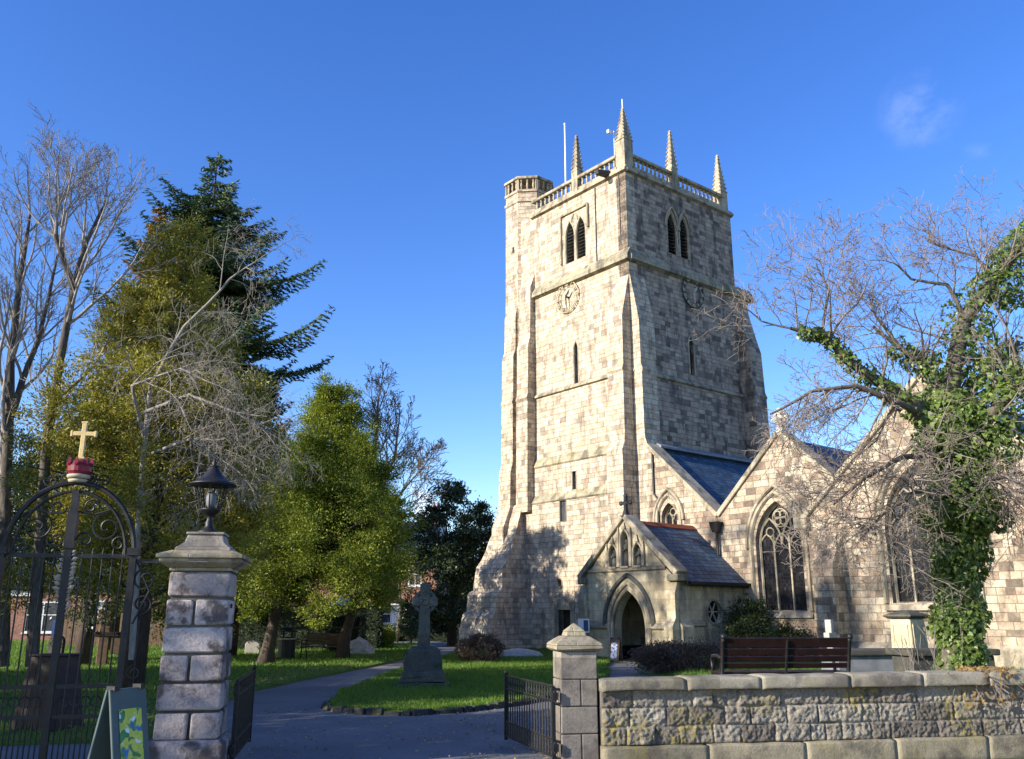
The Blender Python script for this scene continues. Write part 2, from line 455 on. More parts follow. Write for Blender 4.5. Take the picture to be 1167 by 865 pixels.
        if rough:
            for v in bm.verts:
                p = v.co + Vector((seed * 3.1, seed * 1.7, seed))
                v.co += noise.noise_vector(p * 6) * rough + noise.noise_vector(p * 19) * rough * .4
        uvl = bm.loops.layers.uv.new("UVMap")
        bm.normal_update()
        for f in bm.faces:
            n = f.normal
            ax = abs(n.x); ay = abs(n.y); az = abs(n.z)
            for l in f.loops:
                p = l.vert.co
                if ax >= ay and ax >= az * .8: l[uvl].uv = (p.y, p.z)
                elif ay >= az * .8: l[uvl].uv = (p.x, p.z)
                else: l[uvl].uv = (p.x, p.y)
            f.smooth = smooth
        bm.to_mesh(me)
        bm.free()
        me.materials.append(mat)
        o = bpy.data.objects.new(name, me)
        C.objects.link(o)
        if parent: o.parent = parent
        if loc is not None: o.location = loc
        if rot is not None: o.rotation_euler = (0, 0, rot)
        return o

def tag(o, label, cat, group=None):
    o['label'] = label; o['category'] = cat
    if group: o['group'] = group
    return o
def thing(name, label, cat, loc=(0, 0, 0), rz=0.0, group=None):
    o = bpy.data.objects.new(name, None)
    o.empty_display_size = .3
    C.objects.link(o)
    o.location = loc
    o.rotation_euler = (0, 0, rz)
    return tag(o, label, cat, group)
def structure(o):
    o['kind'] = 'structure'
    return o
def dupe(src, parent, loc):
    c = src.copy()
    C.objects.link(c)
    c.parent = parent
    c.location = loc
    return c
def copy_tree(o, parent=None):
    c = o.copy()
    C.objects.link(c)
    c.parent = parent
    for ch in list(o.children): copy_tree(ch, c)
    return c

def arch(cy, a, spring, apex, n=9, sill=None):
    """pointed arch outline in (y,z), from left spring over the apex to right spring; closed at the sill when given"""
    h = apex - spring
    r = (a * a + h * h) / (2 * a)
    pts = []
    t1 = math.atan2(h, -(a - r))if r >= a else math.atan2(h, r - a)
    th = math.asin(min(1, h / r))
    if r < a: th = PI - th
    for i in range(n + 1):
        t = th * i / n
        pts.append((cy - a + r - r * math.cos(t), spring + r * math.sin(t)))
    right = [(2 * cy - p[0], p[1]) for p in pts[:-1]][::-1]
    pts = pts + right
    if sill is not None: pts = [(cy - a, sill)] + pts + [(cy + a, sill)]
    return pts
def to3(pts, ax, c): return [(c, p[0], p[1]) if ax == 'x' else (p[0], c, p[1]) for p in pts]

# ------------------------------------------------------------------ ground
def terrace(x, y):
    xl = 1.75 + max(0, y - 11.5) * .16
    def sm(t):
        t = max(0., min(1., t)); return t * t * (3 - 2 * t)
    far = .17 + .28 * sm((26 - y) / 9)
    return far * sm((x - xl) / 1.1) + .02 * noise.noise(Vector((x * .6, y * .6, 0)))
GATE_A = R(10)
def gline(x): return 10.575 + .176 * x

def sheet(name, poly, z, mat, thick=0.0):
    m = MB()
    if thick: m.panel(poly, [], 'z', z, z - thick)
    else:
        tri = tessellate_polygon([[Vector((p[0], p[1], 0)) for p in poly]])
        m.add([(p[0], p[1], z) for p in poly], [tuple(t) for t in tri])
    o = m.build(name, mat)
    # sheets look upwards
    for p in o.data.polygons:
        if abs(p.normal.z) > .9 and p.normal.z < 0 and not thick:
            o.data.flip_normals(); break
    return structure(o)
sheet('ground', [(-700, -300), (700, -300), (700, 1200), (-700, 1200)], -.04, M['ground'])
sheet('path', [(-11, gline(-11) - .6), (3.6, gline(3.6) - .6), (8, 33), (6, 46), (-3, 52), (-8, 70), (-11, 70)], 0.0, M['asphalt'])
sheet('pavement', [(-40, gline(-40) - .9), (40, gline(40) - .9), (40, -4), (-40, -4)], .03, M['paving'])
LEFT_LAWN = [(-4.9, 12.6), (-5.3, 15), (-5.6, 18.5), (-5.73, 20.6), (-5.4, 24), (-4.86, 27.8), (-4.3, 33), (-3.6, 39), (-3.5, 44), (-5, 52), (-45, 60), (-45, 5.2)]
MID_LAWN = [(-3.35, 17.0), (-3.05, 16.5), (-2.5, 16.05), (-1.7, 15.85), (-.9, 16.4), (-.1, 17.4), (1.0, 19.2), (2.2, 23), (2.8, 26.5), (3.0, 29.5), (4.0, 37.0), (6.5, 42), (2, 47), (-1.2, 45), (-2.1, 41), (-2.9, 33), (-3.5, 26), (-3.7, 20)]
def soft(poly, k=3, j=.06, seed=1):
    rng = random.Random(seed)
    out = []
    n = len(poly)
    for i in range(n):
        a = Vector(poly[i]); b = Vector(poly[(i + 1) % n])
        m = max(1, int((b - a).length / .6))
        m = min(m, 8)
        for q in range(m):
            p = a.lerp(b, q / m)
            out.append((p.x + rng.uniform(-j, j), p.y + rng.uniform(-j, j)))
    return out
LL = soft(LEFT_LAWN, seed=3)
ML = soft(MID_LAWN, seed=4)
sheet('lawn', LL, .06, M['turf'], .09)
sheet('lawn', ML, .07, M['turf'], .09)
# raised churchyard behind the street wall
nx, ny = 110, 100
X0, X1, Y0, Y1 = 1.4, 34.0, 11.0, 40.0
tv = []; tf = []
for j in range(ny + 1):
    for i in range(nx + 1):
        x = X0 + (X1 - X0) * (i / nx) ** 1.3
        y0 = max(gline(x) + .30, Y0)
        y = y0 + (Y1 - y0) * (j / ny) ** 1.3
        tv.append((x, y, terrace(x, y) - .006))
for j in range(ny):
    for i in range(nx):
        a = j * (nx + 1) + i
        tf.append((a, a + 1, a + nx + 2, a + nx + 1))
m = MB(); m.v = tv; m.f = tf
structure(m.build('terrace', M['turf'], smooth=True))
# bed of earth along the wall and under the ivy tree
bed = MB()
bv = []; bf = []
for j in range(9):
    for i in range(61):
        x = 2.2 + 11.5 * i / 60
        y = gline(x) + .32 + 1.15 * j / 8
        edge = min(j, 8 - j) / 4
        bv.append((x, y, terrace(x, y) + .02 * (1 if 0 < j < 8 else -1) + .05 * edge * (0.5 + noise.noise(Vector((x * 2, y * 2, 3))))))
for j in range(8):
    for i in range(60):
        a = j * 61 + i
        bf.append((a, a + 1, a + 62, a + 61))
bed.v = bv; bed.f = bf
structure(bed.build('flower_bed', M['earth'], smooth=True))

def inside(px, py, poly):
    r = np.zeros(len(px), bool)
    n = len(poly)
    j = n - 1
    for i in range(n):
        xi, yi = poly[i]; xj, yj = poly[j]
        c = ((yi > py) != (yj > py)) & (px < (xj - xi) * (py - yi) / (yj - yi + 1e-12) + xi)
        r ^= c
        j = i
    return r
def raw_mesh(name, V, F, mat, parent=None):
    """V (n,3), F (m,k) faces of equal size"""
    me = bpy.data.meshes.new(name)
    k = F.shape[1]
    me.vertices.add(len(V)); me.vertices.foreach_set('co', V.astype(np.float32).ravel())
    me.loops.add(F.size); me.loops.foreach_set('vertex_index', F.astype(np.int32).ravel())
    me.polygons.add(len(F)); me.polygons.foreach_set('loop_start', np.arange(0, F.size, k, dtype=np.int32))
    me.polygons.foreach_set('loop_total', np.full(len(F), k, np.int32))
    me.update(calc_edges=True)
    me.materials.append(mat)
    o = bpy.data.objects.new(name, me)
    C.objects.link(o)
    if parent: o.parent = parent
    return o
def grass(name, poly, n, zf, seed, hmin=.035, hmax=.085, dens=1.6):
    rs = np.random.RandomState(seed)
    P = np.array(poly)
    lo = P.min(0); hi = P.max(0)
    # more blades close to the viewer
    out = []
    got = 0
    while got < n:
        q = rs.rand(n * 2, 2)
        q[:, 1] **= dens
        q = lo + q * (hi - lo)
        ok = inside(q[:, 0], q[:, 1], poly) & (np.abs(q[:, 0]) < q[:, 1] * .66 + .6)
        q = q[ok]
        out.append(q); got += len(q)
    q = np.concatenate(out)[:n]
    z = np.array([zf(a, b) for a, b in q])
    far = np.clip(q[:, 1] / 16, 1, 2.2)
    h = rs.uniform(hmin, hmax, n) * far ** .5
    w = .007 * far * rs.uniform(.7, 1.5, n)
    an = rs.uniform(0, 2 * PI, n)
    ln = rs.normal(0, .5, (n, 2)) * h[:, None]
    V = np.zeros((n, 3, 3))
    V[:, 0] = np.c_[q[:, 0] - w * np.cos(an), q[:, 1] - w * np.sin(an), z]
    V[:, 1] = np.c_[q[:, 0] + w * np.cos(an), q[:, 1] + w * np.sin(an), z]
    V[:, 2] = np.c_[q + ln, z + h]
    o = raw_mesh(name, V.reshape(-1, 3), np.arange(3 * n).reshape(-1, 3), M['grass'])
    o['kind'] = 'stuff'
    o['label'] = 'short green grass growing on the churchyard lawns'
    return o
grass('grass', ML, 120000, lambda x, y: .068, 11, dens=1.3)
grass('grass', LL, 110000, lambda x, y: .058, 12, dens=1.9)
grass('grass', [(2.2, 14), (9, 13), (24, 20), (24, 38), (8, 38), (4, 30)], 30000, lambda x, y: terrace(x, y) - .012, 13)
def litter(name, n, seed, region, zf):
    rs = np.random.RandomState(seed)
    q = np.array([region(rs) for _ in range(n)])
    z = np.array([zf(a, b) for a, b in q]) + .012
    s = rs.uniform(.010, .034, n)
    a = rs.uniform(0, 2 * PI, n)
    V = np.zeros((n, 4, 3))
    for k in range(4):
        rr = s * (1.0 if k % 2 == 0 else .55)
        V[:, k] = np.c_[q[:, 0] + rr * np.cos(a + k * PI / 2), q[:, 1] + rr * np.sin(a + k * PI / 2), z + rs.uniform(0, .022, n)]
    o = raw_mesh(name, V.reshape(-1, 3), np.arange(4 * n).reshape(-1, 4), M['litter'])
    o['kind'] = 'stuff'
    o['label'] = 'small yellow fallen leaves scattered on the asphalt path'
def reg_path(rs):
    while True:
        y = rs.uniform(10.6, 17); x = rs.uniform(-4.5, 1.6)
        if rs.rand() < (.12 + .9 * max(0, (x + 1.6) / 3.0) ** 2): return (x, y)
litter('fallen_leaves', 2200, 5, reg_path, lambda x, y: 0.0)
litter('fallen_leaves', 700, 6, lambda rs: (rs.uniform(5.5, 9), rs.uniform(12.0, 13.2)), lambda x, y: terrace(x, y) + .06)

def reg_lawn(rs):
    y = rs.uniform(13, 30); e = np.interp(y, [12.6, 15, 18.5, 20.6, 24, 27.8, 33], [-4.9, -5.3, -5.6, -5.73, -5.4, -4.86, -4.3])
    return (e - abs(rs.normal(0, .9)) - .05, y)
litter('fallen_leaves', 2200, 7, reg_lawn, lambda x, y: .09)
# lawn edging stones
ed = MB()
rng = random.Random(8)
line = [Vector((a, b)) for a, b in [(-3.5, 18.2), (-3.42, 17.0), (-3.1, 16.43), (-2.5, 15.98), (-1.7, 15.78), (-.87, 16.3), (-.05, 17.32), (1.05, 19.15), (2.25, 22.9)]]
for a, b in zip(line, line[1:]):
    d = (b - a); L = d.length; d.normalize(); t = 0
    while t < L - .05:
        l = min(rng.uniform(.22, .42), L - t)
        p = a + d * (t + l / 2)
        ed.M = Matrix.Translation((p.x, p.y, 0)) @ Matrix.Rotation(math.atan2(d.y, d.x) + rng.uniform(-.08, .08), 4, 'Z')
        h = rng.uniform(.06, .11)
        ed.taper(0, 0, -.05, l / 2 * .95, .075, h, l / 2 * .86, .055)
        t += l
tag(ed.build('edging_stones', M['edge'], bevel=.012, rough=.02), 'low rough stone edging along the curved front of the middle lawn', 'stone edging')

# ------------------------------------------------------------------ church
CX, CY = 5.413, 38.0
church = thing('church', 'sandstone parish church with tall pinnacled tower, slate roofed porch and gabled aisles', 'church', (CX, CY, 0), R(38.8))
ch = church

# tower, local frame: west face on x=0, south (shaded) face on y=0, running to x=8..9, y=8
tw = MB()
bw_l = arch(3.99, .36, 20.15, 21.05, 7, 18.75)
bw_r = arch(3.18, .36, 20.15, 21.05, 7, 18.75)
slit = arch(3.68, .17, 14.15, 14.55, 4, 12.4)
hole2 = [(3.66, 7.25), (3.66, 8.15), (3.98, 8.15), (3.98, 7.25)]
hole3 = [(4.2, 5.85), (4.2, 6.85), (4.68, 6.85), (4.68, 5.85)]
door_h = [(4.05, 0.0), (4.05, 1.85), (4.85, 1.85), (4.85, 0.0)]
oc = [(4.72 + .16 * math.cos(2 * PI * k / 10), 3.05 + .22 * math.sin(2 * PI * k / 10)) for k in range(10)]
tw.panel([(0, 17.7), (8, 17.7), (8, 22.4), (0, 22.4)], [bw_l, bw_r], 'x', 0, .6)
tw.panel([(-.0, 9.0), (8, 9.0), (8, 17.7), (0, 17.7)], [slit], 'x', 0, .6)
tw.panel([(0, 7.15), (8, 7.15), (8, 8.75), (0, 8.75)], [hole2], 'x', -.14, .6)
tw.panel([(0, 0), (8, 0), (8, 7.0), (0, 7.0)], [hole3, [p for p in door_h], oc], 'x', -.30, .6) if False else None
low_outer = [(0, -.3), (4.05, -.3), (4.05, 1.85), (4.85, 1.85), (4.85, -.3), (8, -.3), (8, 6.95), (0, 6.95)]
tw.panel(low_outer, [hole3, oc], 'x', -.30, .6)
tw.prism([(-.14, 8.75), (.1, 8.75), (.1, 9.05), (0.0, 9.05)], 'y', 0, 8)
tw.prism([(-.30, 6.95), (.1, 6.95), (.1, 7.2), (-.14, 7.2)], 'y', 0, 8)
tw.box(.62, .62, -.3, 8, 8, 22.2)
# south and east sides
tower = tw.build('tower', M['tower'], ch)
for pr in ([(-.36, 6.88), (-.31, 6.82), (.05, 6.82), (.05, 7.34), (-.12, 7.30)], [(-.20, 8.68), (-.15, 8.62), (.05, 8.62), (.05, 9.12), (-.005, 9.10)]):
    lm = MB(); lm.prism(pr, 'y', 1.0, 6.73); lm.build('weathering', M['mossy'], tower)
ts = MB()
sb_l = arch(3.22, .36, 20.15, 21.05, 7, 18.75)
sb_r = arch(4.12, .36, 20.15, 21.05, 7, 18.75)
s_slit = arch(4.2, .20, 14.3, 14.75, 4, 12.75)
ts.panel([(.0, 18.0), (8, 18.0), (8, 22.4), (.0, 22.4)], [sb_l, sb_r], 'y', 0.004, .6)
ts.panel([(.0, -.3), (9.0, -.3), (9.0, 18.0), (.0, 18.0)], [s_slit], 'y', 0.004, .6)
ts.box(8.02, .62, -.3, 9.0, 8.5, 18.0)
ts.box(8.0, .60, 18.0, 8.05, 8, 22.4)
ts.build('shaded_wall', M['sooty_shaded'], tower)

# string courses
def moulding(mb, z0, z1, out, xmax=9.0, west=(0, 6.7)):
    pr = [(-out, z0), (0, z0 - out * .4), (.05, z0 - out * .4), (.05, z1), (0, z1), (-out, z0 + (z1 - z0) * .35)]
    mb.prism([(p[0], p[1]) for p in pr], 'y', west[0] - out * .7, west[1])
    mb.prism([(p[0], p[1]) for p in pr], 'x', -.0, xmax)
sc = MB(); moulding(sc, 17.62, 18.22, .22, 9.25, (0, 6.9)); sc.build('string_course', M['mossy'], tower)
sc = MB(); moulding(sc, 12.22, 12.42, .12, 9.1, (0.95, 6.72)); sc.build('string_course', M['dressed'], tower)
sc = MB(); moulding(sc, 22.2, 22.5, .16, 8.1, (0, 6.9)); sc.build('string_course', M['dressed'], tower)
# sloped roof of the wider stage behind the string on the east
ea = MB(); ea.prism([(8.0, 18.0), (9.2, 17.9), (9.2, 17.7), (8.0, 17.7)], 'y', -.1, 8.4); ea.build('weathering', M['mossy'], tower)

# belfry windows
def belfry(axis, c0, ys, flip):
    w = MB()
    for y in ys:
        out = arch(y, .36, 20.15, 21.05, 8, 18.75)
        q = [(c0 + .06, p[0], p[1]) if axis == 'x' else (p[0], c0 + .06, p[1]) for p in out]
        w.tube(q, .075, 6)
    mid = (ys[0] + ys[1]) / 2
    # hood mould: square label above the pair on the west, pointed on the south
    if axis == 'x':
        for a, b in (((mid - 1.0, 21.45), (mid + 1.0, 21.45)), ((mid - 1.0, 20.2), (mid - 1.0, 21.45)), ((mid + 1.0, 18.8), (mid + 1.0, 21.45))):
            w.tube([(c0 - .05, a[0], a[1]), (c0 - .05, b[0], b[1])], .07, 6)
        w.tube(to3(arch(mid, .22, 20.9, 21.3, 4), 'x', c0 - .02), .05, 5)
    else:
        for y in ys:
            w.tube(to3(arch(y, .50, 20.1, 21.25, 8), 'y', c0 - .04), .06, 6)
    wd = w.build('belfry_window', M['dressed'], tower)
    lv = MB()
    for y in ys:
        for k in range(13):
            z = 18.82 + k * .18
            half = .34 if z < 20.2 else .34 * max(.15, 1 - (z - 20.1) / .95)
            if axis == 'x': lv.add([(c0 + .12, y - half, z), (c0 + .12, y + half, z), (c0 + .38, y + half, z + .16), (c0 + .38, y - half, z + .16), (c0 + .12, y - half, z - .03), (c0 + .12, y + half, z - .03), (c0 + .38, y + half, z + .13), (c0 + .38, y - half, z + .13)], [(0, 1, 2, 3), (4, 5, 6, 7), (0, 1, 5, 4), (2, 3, 7, 6)])
            else: lv.add([(y - half, c0 + .12, z), (y + half, c0 + .12, z), (y + half, c0 + .38, z + .16), (y - half, c0 + .38, z + .16), (y - half, c0 + .12, z - .03), (y + half, c0 + .12, z - .03), (y + half, c0 + .38, z + .13), (y - half, c0 + .38, z + .13)], [(0, 1, 2, 3), (4, 5, 6, 7), (0, 1, 5, 4), (2, 3, 7, 6)])
    lv.build('louvres', M['louvre'], tower)
    bk = MB()
    a, b = min(ys) - .5, max(ys) + .5
    if axis == 'x': bk.box(c0 + .50, a, 18.6, c0 + .56, b, 21.4)
    else: bk.box(a, c0 + .50, 18.6, b, c0 + .56, 21.4)
    bk.build('belfry_backing', M['louvre'], tower)
belfry('x', 0, (3.99, 3.18), 1)
belfry('y', 0, (3.22, 4.12), 1)

# slit windows, small door
def slitwin(axis, c, pts, c1):
    g = MB()
    if axis == 'x': g.panel(pts, [], 'x', c + .22, c + .26)
    else: g.panel(pts, [], 'y', c + .22, c + .26)
    g.build('slit_window', M['glass'], tower)
    f = MB(); f.tube(to3(pts, axis, c + .01), .045, 5, closed=True); f.build('window_surround', M['dressed'], tower)
slitwin('x', 0, slit, 0)
slitwin('x', -.14, hole2, 0)
slitwin('x', -.30, hole3, 0)
slitwin('x', -.30, oc, 0)
slitwin('y', 0, s_slit, 0)
b = MB()
for k in range(5): b.box(-.22, 4.26 + k * .09, 5.87, -.19, 4.29 + k * .09, 6.83)
b.build('window_bars', M['lead'], tower)
d = MB(); d.panel([(4.05, -.1), (4.05, 1.85), (4.85, 1.85), (4.85, -.1)], [], 'x', -.02, .04); d.build('tower_door', M['dark'], tower, bevel=.01)
d = MB(); d.box(-.36, 3.75, 1.85, -.1, 5.15, 2.35); d.box(-.34, 3.75, -.1, -.1, 4.05, 1.848); d.box(-.34, 4.85, -.1, -.1, 5.15, 1.848); d.build('door_surround', M['dressed'], tower, bevel=.02)
b = MB(); b.box(-.02, 6.9, 11.2, .04, 7.02, 11.9); b.build('drain_slot', M['louvre'], tower)

# clocks with roman numerals
ROMAN = ['XII', 'I', 'II', 'III', 'IV', 'V', 'VI', 'VII', 'VIII', 'IX', 'X', 'XI']
def clock(axis, cy, cz, r, face_c, mat_num, mat_ring, mat_hand, dial=None, sgn=1):
    # local 2D frame of the dial: a to the right as seen from outside, b up
    def P(a, b, d):
        return (face_c - d, cy - a, cz + b) if axis == 'x' else (cy + a, face_c - d, cz + b)
    ring = MB()
    for rr, th in ((r, .028), (r * .70, .016)):
        ring.tube([P(rr * math.cos(2 * PI * k / 40), rr * math.sin(2 * PI * k / 40), .10) for k in range(40)], th, 6, closed=True)
    for k in range(4):
        t = PI / 4 + k * PI / 2
        ring.tube([P(r * .7 * math.cos(t), r * .7 * math.sin(t), .10), P(r * math.cos(t), r * math.sin(t), .10)], .012, 4)
        ring.tube([P(r * math.cos(t), r * math.sin(t), .10), P(r * math.cos(t), r * math.sin(t), -.02)], .02, 5)
    clk = ring.build('clock', mat_ring, tower)
    nm = None
    def bar(x0, y0, x1, y1, w):
        d = Vector((x1 - x0, y1 - y0)); L = d.length; d.normalize(); n = Vector((-d.y, d.x)) * w / 2
        q = [(x0 + n.x, y0 + n.y), (x0 - n.x, y0 - n.y), (x1 - n.x, y1 - n.y), (x1 + n.x, y1 + n.y)]
        nm.add([P(a, b, .10) for a, b in q] + [P(a, b, .14) for a, b in q], [(0, 1, 2, 3), (4, 5, 6, 7), (0, 1, 5, 4), (1, 2, 6, 5), (2, 3, 7, 6), (3, 0, 4, 7)])
    for h, s in enumerate(ROMAN):
        t = PI / 2 - h * PI / 6
        nm = MB()
        up = Vector((math.cos(t), math.sin(t))); rt = Vector((up.y, -up.x))
        hh = r * .115
        wid = {'I': .055, 'V': .12, 'X': .12}
        tot = sum(wid[c] for c in s); x = -tot / 2
        base = up * r * .85
        for c in s:
            w = wid[c]
            def q(u, v): return base + rt * u + up * v
            if c == 'I':
                a, b_ = q(x + w / 2, -hh), q(x + w / 2, hh); bar(a.x, a.y, b_.x, b_.y, .034)
            elif c == 'V':
                a, b_, e = q(x + .012, hh), q(x + w / 2, -hh), q(x + w - .012, hh)
                bar(a.x, a.y, b_.x, b_.y, .034); bar(b_.x, b_.y, e.x, e.y, .022)
            else:
                a, b_ = q(x + .012, hh), q(x + w - .012, -hh); bar(a.x, a.y, b_.x, b_.y, .034)
                a, b_ = q(x + w - .012, hh), q(x + .012, -hh); bar(a.x, a.y, b_.x, b_.y, .022)
            x += w
        nm.build('numeral', mat_num, tower)
    def hand(name, ang, L, w):
        t = PI / 2 - ang
        u = Vector((math.cos(t), math.sin(t))); n = Vector((-u.y, u.x))
        q = [u * -L * .18 - n * w * .5, u * -L * .18 + n * w * .5, u * L * .55 + n * w * .9, u * L, u * L * .55 - n * w * .9]
        hm = MB()
        hm.add([P(a.x, a.y, .17) for a in q] + [P(a.x, a.y, .20) for a in q], [tuple(range(5)), tuple(range(5, 10))] + [(i, (i + 1) % 5, 5 + (i + 1) % 5, 5 + i) for i in range(5)])
        hm.build(name, mat_hand, tower)
    hand('hour_hand', R(42), r * .55, .065)
    hand('minute_hand', R(178), r * .80, .045)
    if dial:
        dm = MB()
        dm.tube([P(0, 0, -.02), P(0, 0, .19)], .05, 8)
        dm.build('clock_boss', mat_hand, tower)
clock('x', 4.14, 16.93, .80, 0, M['gold'], M['gold'], M['iron'], True)
clock('y', 4.42, 17.0, .80, 0.0, M['gold'], M['iron'], M['palestone'], True)

# parapet
pc = MB()
pc.box(-.08, .55, 23.09, .24, 6.9, 23.26)
pc.box(.55, -.08, 23.09, 7.6, .24, 23.26)
pc.box(8.0 - .26, .3, 23.08, 8.1, 8.0, 23.30)
pc.box(.3, 7.74, 23.08, 8.0, 8.1, 23.30)
pc.build('parapet_coping', M['dressed'], tower, bevel=.03)
pb = MB()
pb.box(-.02, .5, 22.4, .30, 6.9, 22.62)
pb.box(.5, -.02, 22.4, 7.6, .30, 22.62)
pb.box(7.7, .3, 22.4, 8.02, 8.0, 22.62)
pb.box(.3, 7.7, 22.4, 8.0, 8.02, 22.62)
pb.build('parapet_base', M['dressed'], tower)
rf = MB(); rf.box(.35, .35, 22.2, 7.7, 7.7, 22.45); rf.build('tower_roof', M['lead'], tower)
bal_prof = [(.085, 22.60), (.085, 22.64), (.035, 22.68), (.066, 22.80), (.055, 22.90), (.033, 23.0), (.08, 23.05), (.085, 23.10)]
bl = MB(); bl.lathe([(r, z - 22.6) for r, z in bal_prof], 8)
bal0 = bl.build('baluster', M['dressed'], tower, smooth=True)
first = [True]
def put_bal(x, y, z=22.6, par=None):
    if first[0]:
        bal0.location = (x, y, z); first[0] = False
    else: dupe(bal0, par or tower, (x, y, z))
def run(a, b, n, f):
    for k in range(n): put_bal(*f(a + (b - a) * (k + .5) / n))
run(.62, 3.2, 8, lambda t: (.1, t)); run(3.75, 6.75, 9, lambda t: (.1, t))
run(.62, 3.3, 9, lambda t: (t, .1)); run(3.85, 7.15, 10, lambda t: (t, .1))
run(.6, 7.4, 18, lambda t: (7.9, t)); run(2, 7.4, 14, lambda t: (t, 7.9))

def pinnacle(x, y, w, zb, zs, zt):
    p = MB()
    p.box(x - w, y - w, zb, x + w, y + w, zs)
    p.taper(x, y, zs, w * 1.12, w * 1.12, zs + .12, w * .92, w * .92)
    p.taper(x, y, zs + .12, w * .86, w * .86, zt, .05, .05)
    n = 8
    for k in range(n):                                    # crockets up each arris
        t = (k + .6) / n
        z = zs + .12 + (zt - zs - .2) * t
        e = w * .86 * (1 - t) + .05 * t
        for sx in (-1, 1):
            for sy in (-1, 1):
                p.ball((x + sx * e * 1.02, y + sy * e * 1.02, z), .085 * (1 - .45 * t), 6, (1, 1, .9))
    p.ball((x, y, zt), .09, 8)
    return p.build('pinnacle', M['dressed'], tower)
pinnacle(.28, .28, .30, 22.4, 23.95, 25.75)
pinnacle(.14, 3.47, .21, 22.4, 23.6, 25.65)
pinnacle(3.58, .14, .21, 22.4, 23.5, 25.65)
pinnacle(7.55, .24, .27, 22.4, 23.5, 25.7)
lr = MB(); lr.tube([(.32, .32, 25.7), (.32, .32, 26.35)], .028, 6)
lr.build('lightning_rod', M['white'], tower)
an = MB(); an.tube([(.1, .75, 23.3), (.1, .75, 24.7)], .02, 5); an.tube([(-.25, .75, 24.55), (.4, .75, 24.65)], .02, 5); an.box(-.32, .68, 24.45, -.15, .82, 24.62)
an.build('aerial', M['white'], tower)
fp = MB(); fp.tube([(3.0, 8.45 - 1.0, 22.4), (3.0, 8.45 - 1.0, 29.3)], [.055, .04], 8); fp.ball((3, 7.45, 29.35), .07, 8)
fp.build('flagpole', M['white'], tower)
gg = MB(); gg.taper(0, 0, 0, .16, .16, .9, .11, .12)
go = gg.build('water_spout', M['darkstone'], tower, bevel=.03)
go.rotation_euler = (0, R(-100), 0); go.location = (.05, 1.1, 22.45)
# thin joints seen on the belfry stage: downpipe and conductor
dp = MB(); dp.tube([(-.04, 2.05, 18.2), (-.04, 2.05, 22.1)], .03, 6); dp.tube([(-.03, .42, 18.6), (-.03, .42, 22.2)], .022, 6)
dp.build('conductor', M['iron'], tower)

# stair turret
tu = MB()
cxT, cyT = 1.15, 8.5
prof = [(1.38, -.3), (1.38, 23.55), (1.45, 23.6), (1.45, 23.72), (1.37, 23.8), (1.37, 24.15), (1.45, 24.2), (1.45, 24.32)]
tu.lathe(prof, 8, cxT, cyT, R(22.5))
turret = tu.build('stair_turret', M['tower'], ch)
tt = MB(); tt.lathe([(1.2, 24.95), (1.48, 24.97), (1.50, 25.04), (1.46, 25.12), (1.2, 25.14)], 8, cxT, cyT, R(22.5))
tt.build('turret_coping', M['dressed'], turret)
for k in range(24):
    s = k // 3; t = (k % 3 + .5) / 3
    a0 = R(22.5 + 45 * s); a1 = R(22.5 + 45 * (s + 1))
    x = cxT + 1.31 * ((1 - t) * math.cos(a0) + t * math.cos(a1)); y = cyT + 1.31 * ((1 - t) * math.sin(a0) + t * math.sin(a1))
    c = dupe(bal0, turret, (x, y, 24.32)); c.scale = (1.05, 1.05, 1.3)
for k in range(8):
    p = MB()
    a0 = R(22.5 + 45 * k)
    p.box(-.07, -.07, 24.3, .07, .07, 24.96)
    o = p.build('turret_pier', M['dressed'], turret); o.location = (cxT + 1.33 * math.cos(a0), cyT + 1.33 * math.sin(a0), 0); o.rotation_euler = (0, 0, a0)
sl_ = MB(); sl_.box(cxT - 1.285, cyT - .22, 20.7, cxT - 1.2, cyT - .05, 21.05); sl_.build('slit_window', M['louvre'], turret)

# buttresses
def buttress(pts, ax, a, b, mat=M['tower'], par=None, rough=0.0, sub=0):
    m = MB(); m.prism(pts, ax, a, b)
    return m.build('buttress', mat, par or tower, rough=rough, sub=sub)
# beside the turret: profile in (x,z), pushed along y
buttress([(.3, -.3), (-1.05, -.3), (-1.05, 5.8), (-.62, 6.8), (-.60, 8.6), (-.46, 9.0), (-.45, 12.1), (-.51, 12.2), (-.43, 12.45), (-.42, 14.7), (-.27, 15.1), (-.25, 17.0), (-.05, 17.9), (.3, 17.9)], 'y', 8.02, 8.95)
buttress([(.3, 6.5), (-.56, 6.5), (-.54, 12.1), (-.6, 12.2), (-.50, 12.5), (-.48, 15.0), (-.34, 15.5), (-.30, 18.2), (0.0, 19.0), (.3, 19.0)], 'y', 6.74, 7.62)
# great battered foot
ft = MB()
fpz = [(.3, -.3), (-2.85, -.3), (-2.80, .7), (-2.62, 1.5), (-2.55, 1.62), (-2.35, 1.75), (-2.25, 2.5), (-2.15, 2.65), (-1.9, 2.75), (-1.82, 3.6), (-1.72, 3.85), (-1.35, 4.35), (-.85, 5.5), (-.62, 6.3), (-.4, 6.9), (.3, 6.9)]
n = len(fpz)
for k, y in enumerate((6.75, 7.2, 7.7, 8.2, 8.7, 9.25)):
    tp = 0
    for x, z in fpz:
        yy = y
        if k == 0: yy = y + max(0, z) * .10
        ft.v.append((x + .08 * noise.noise(Vector((k * 1.3, z * 1.1, 2))), yy, z + .08 * noise.noise(Vector((k * 1.1, z * .9, 7)))))
for k in range(5):
    for i in range(n):
        j = (i + 1) % n
        ft.f.append((k * n + i, k * n + j, (k + 1) * n + j, (k + 1) * n + i))
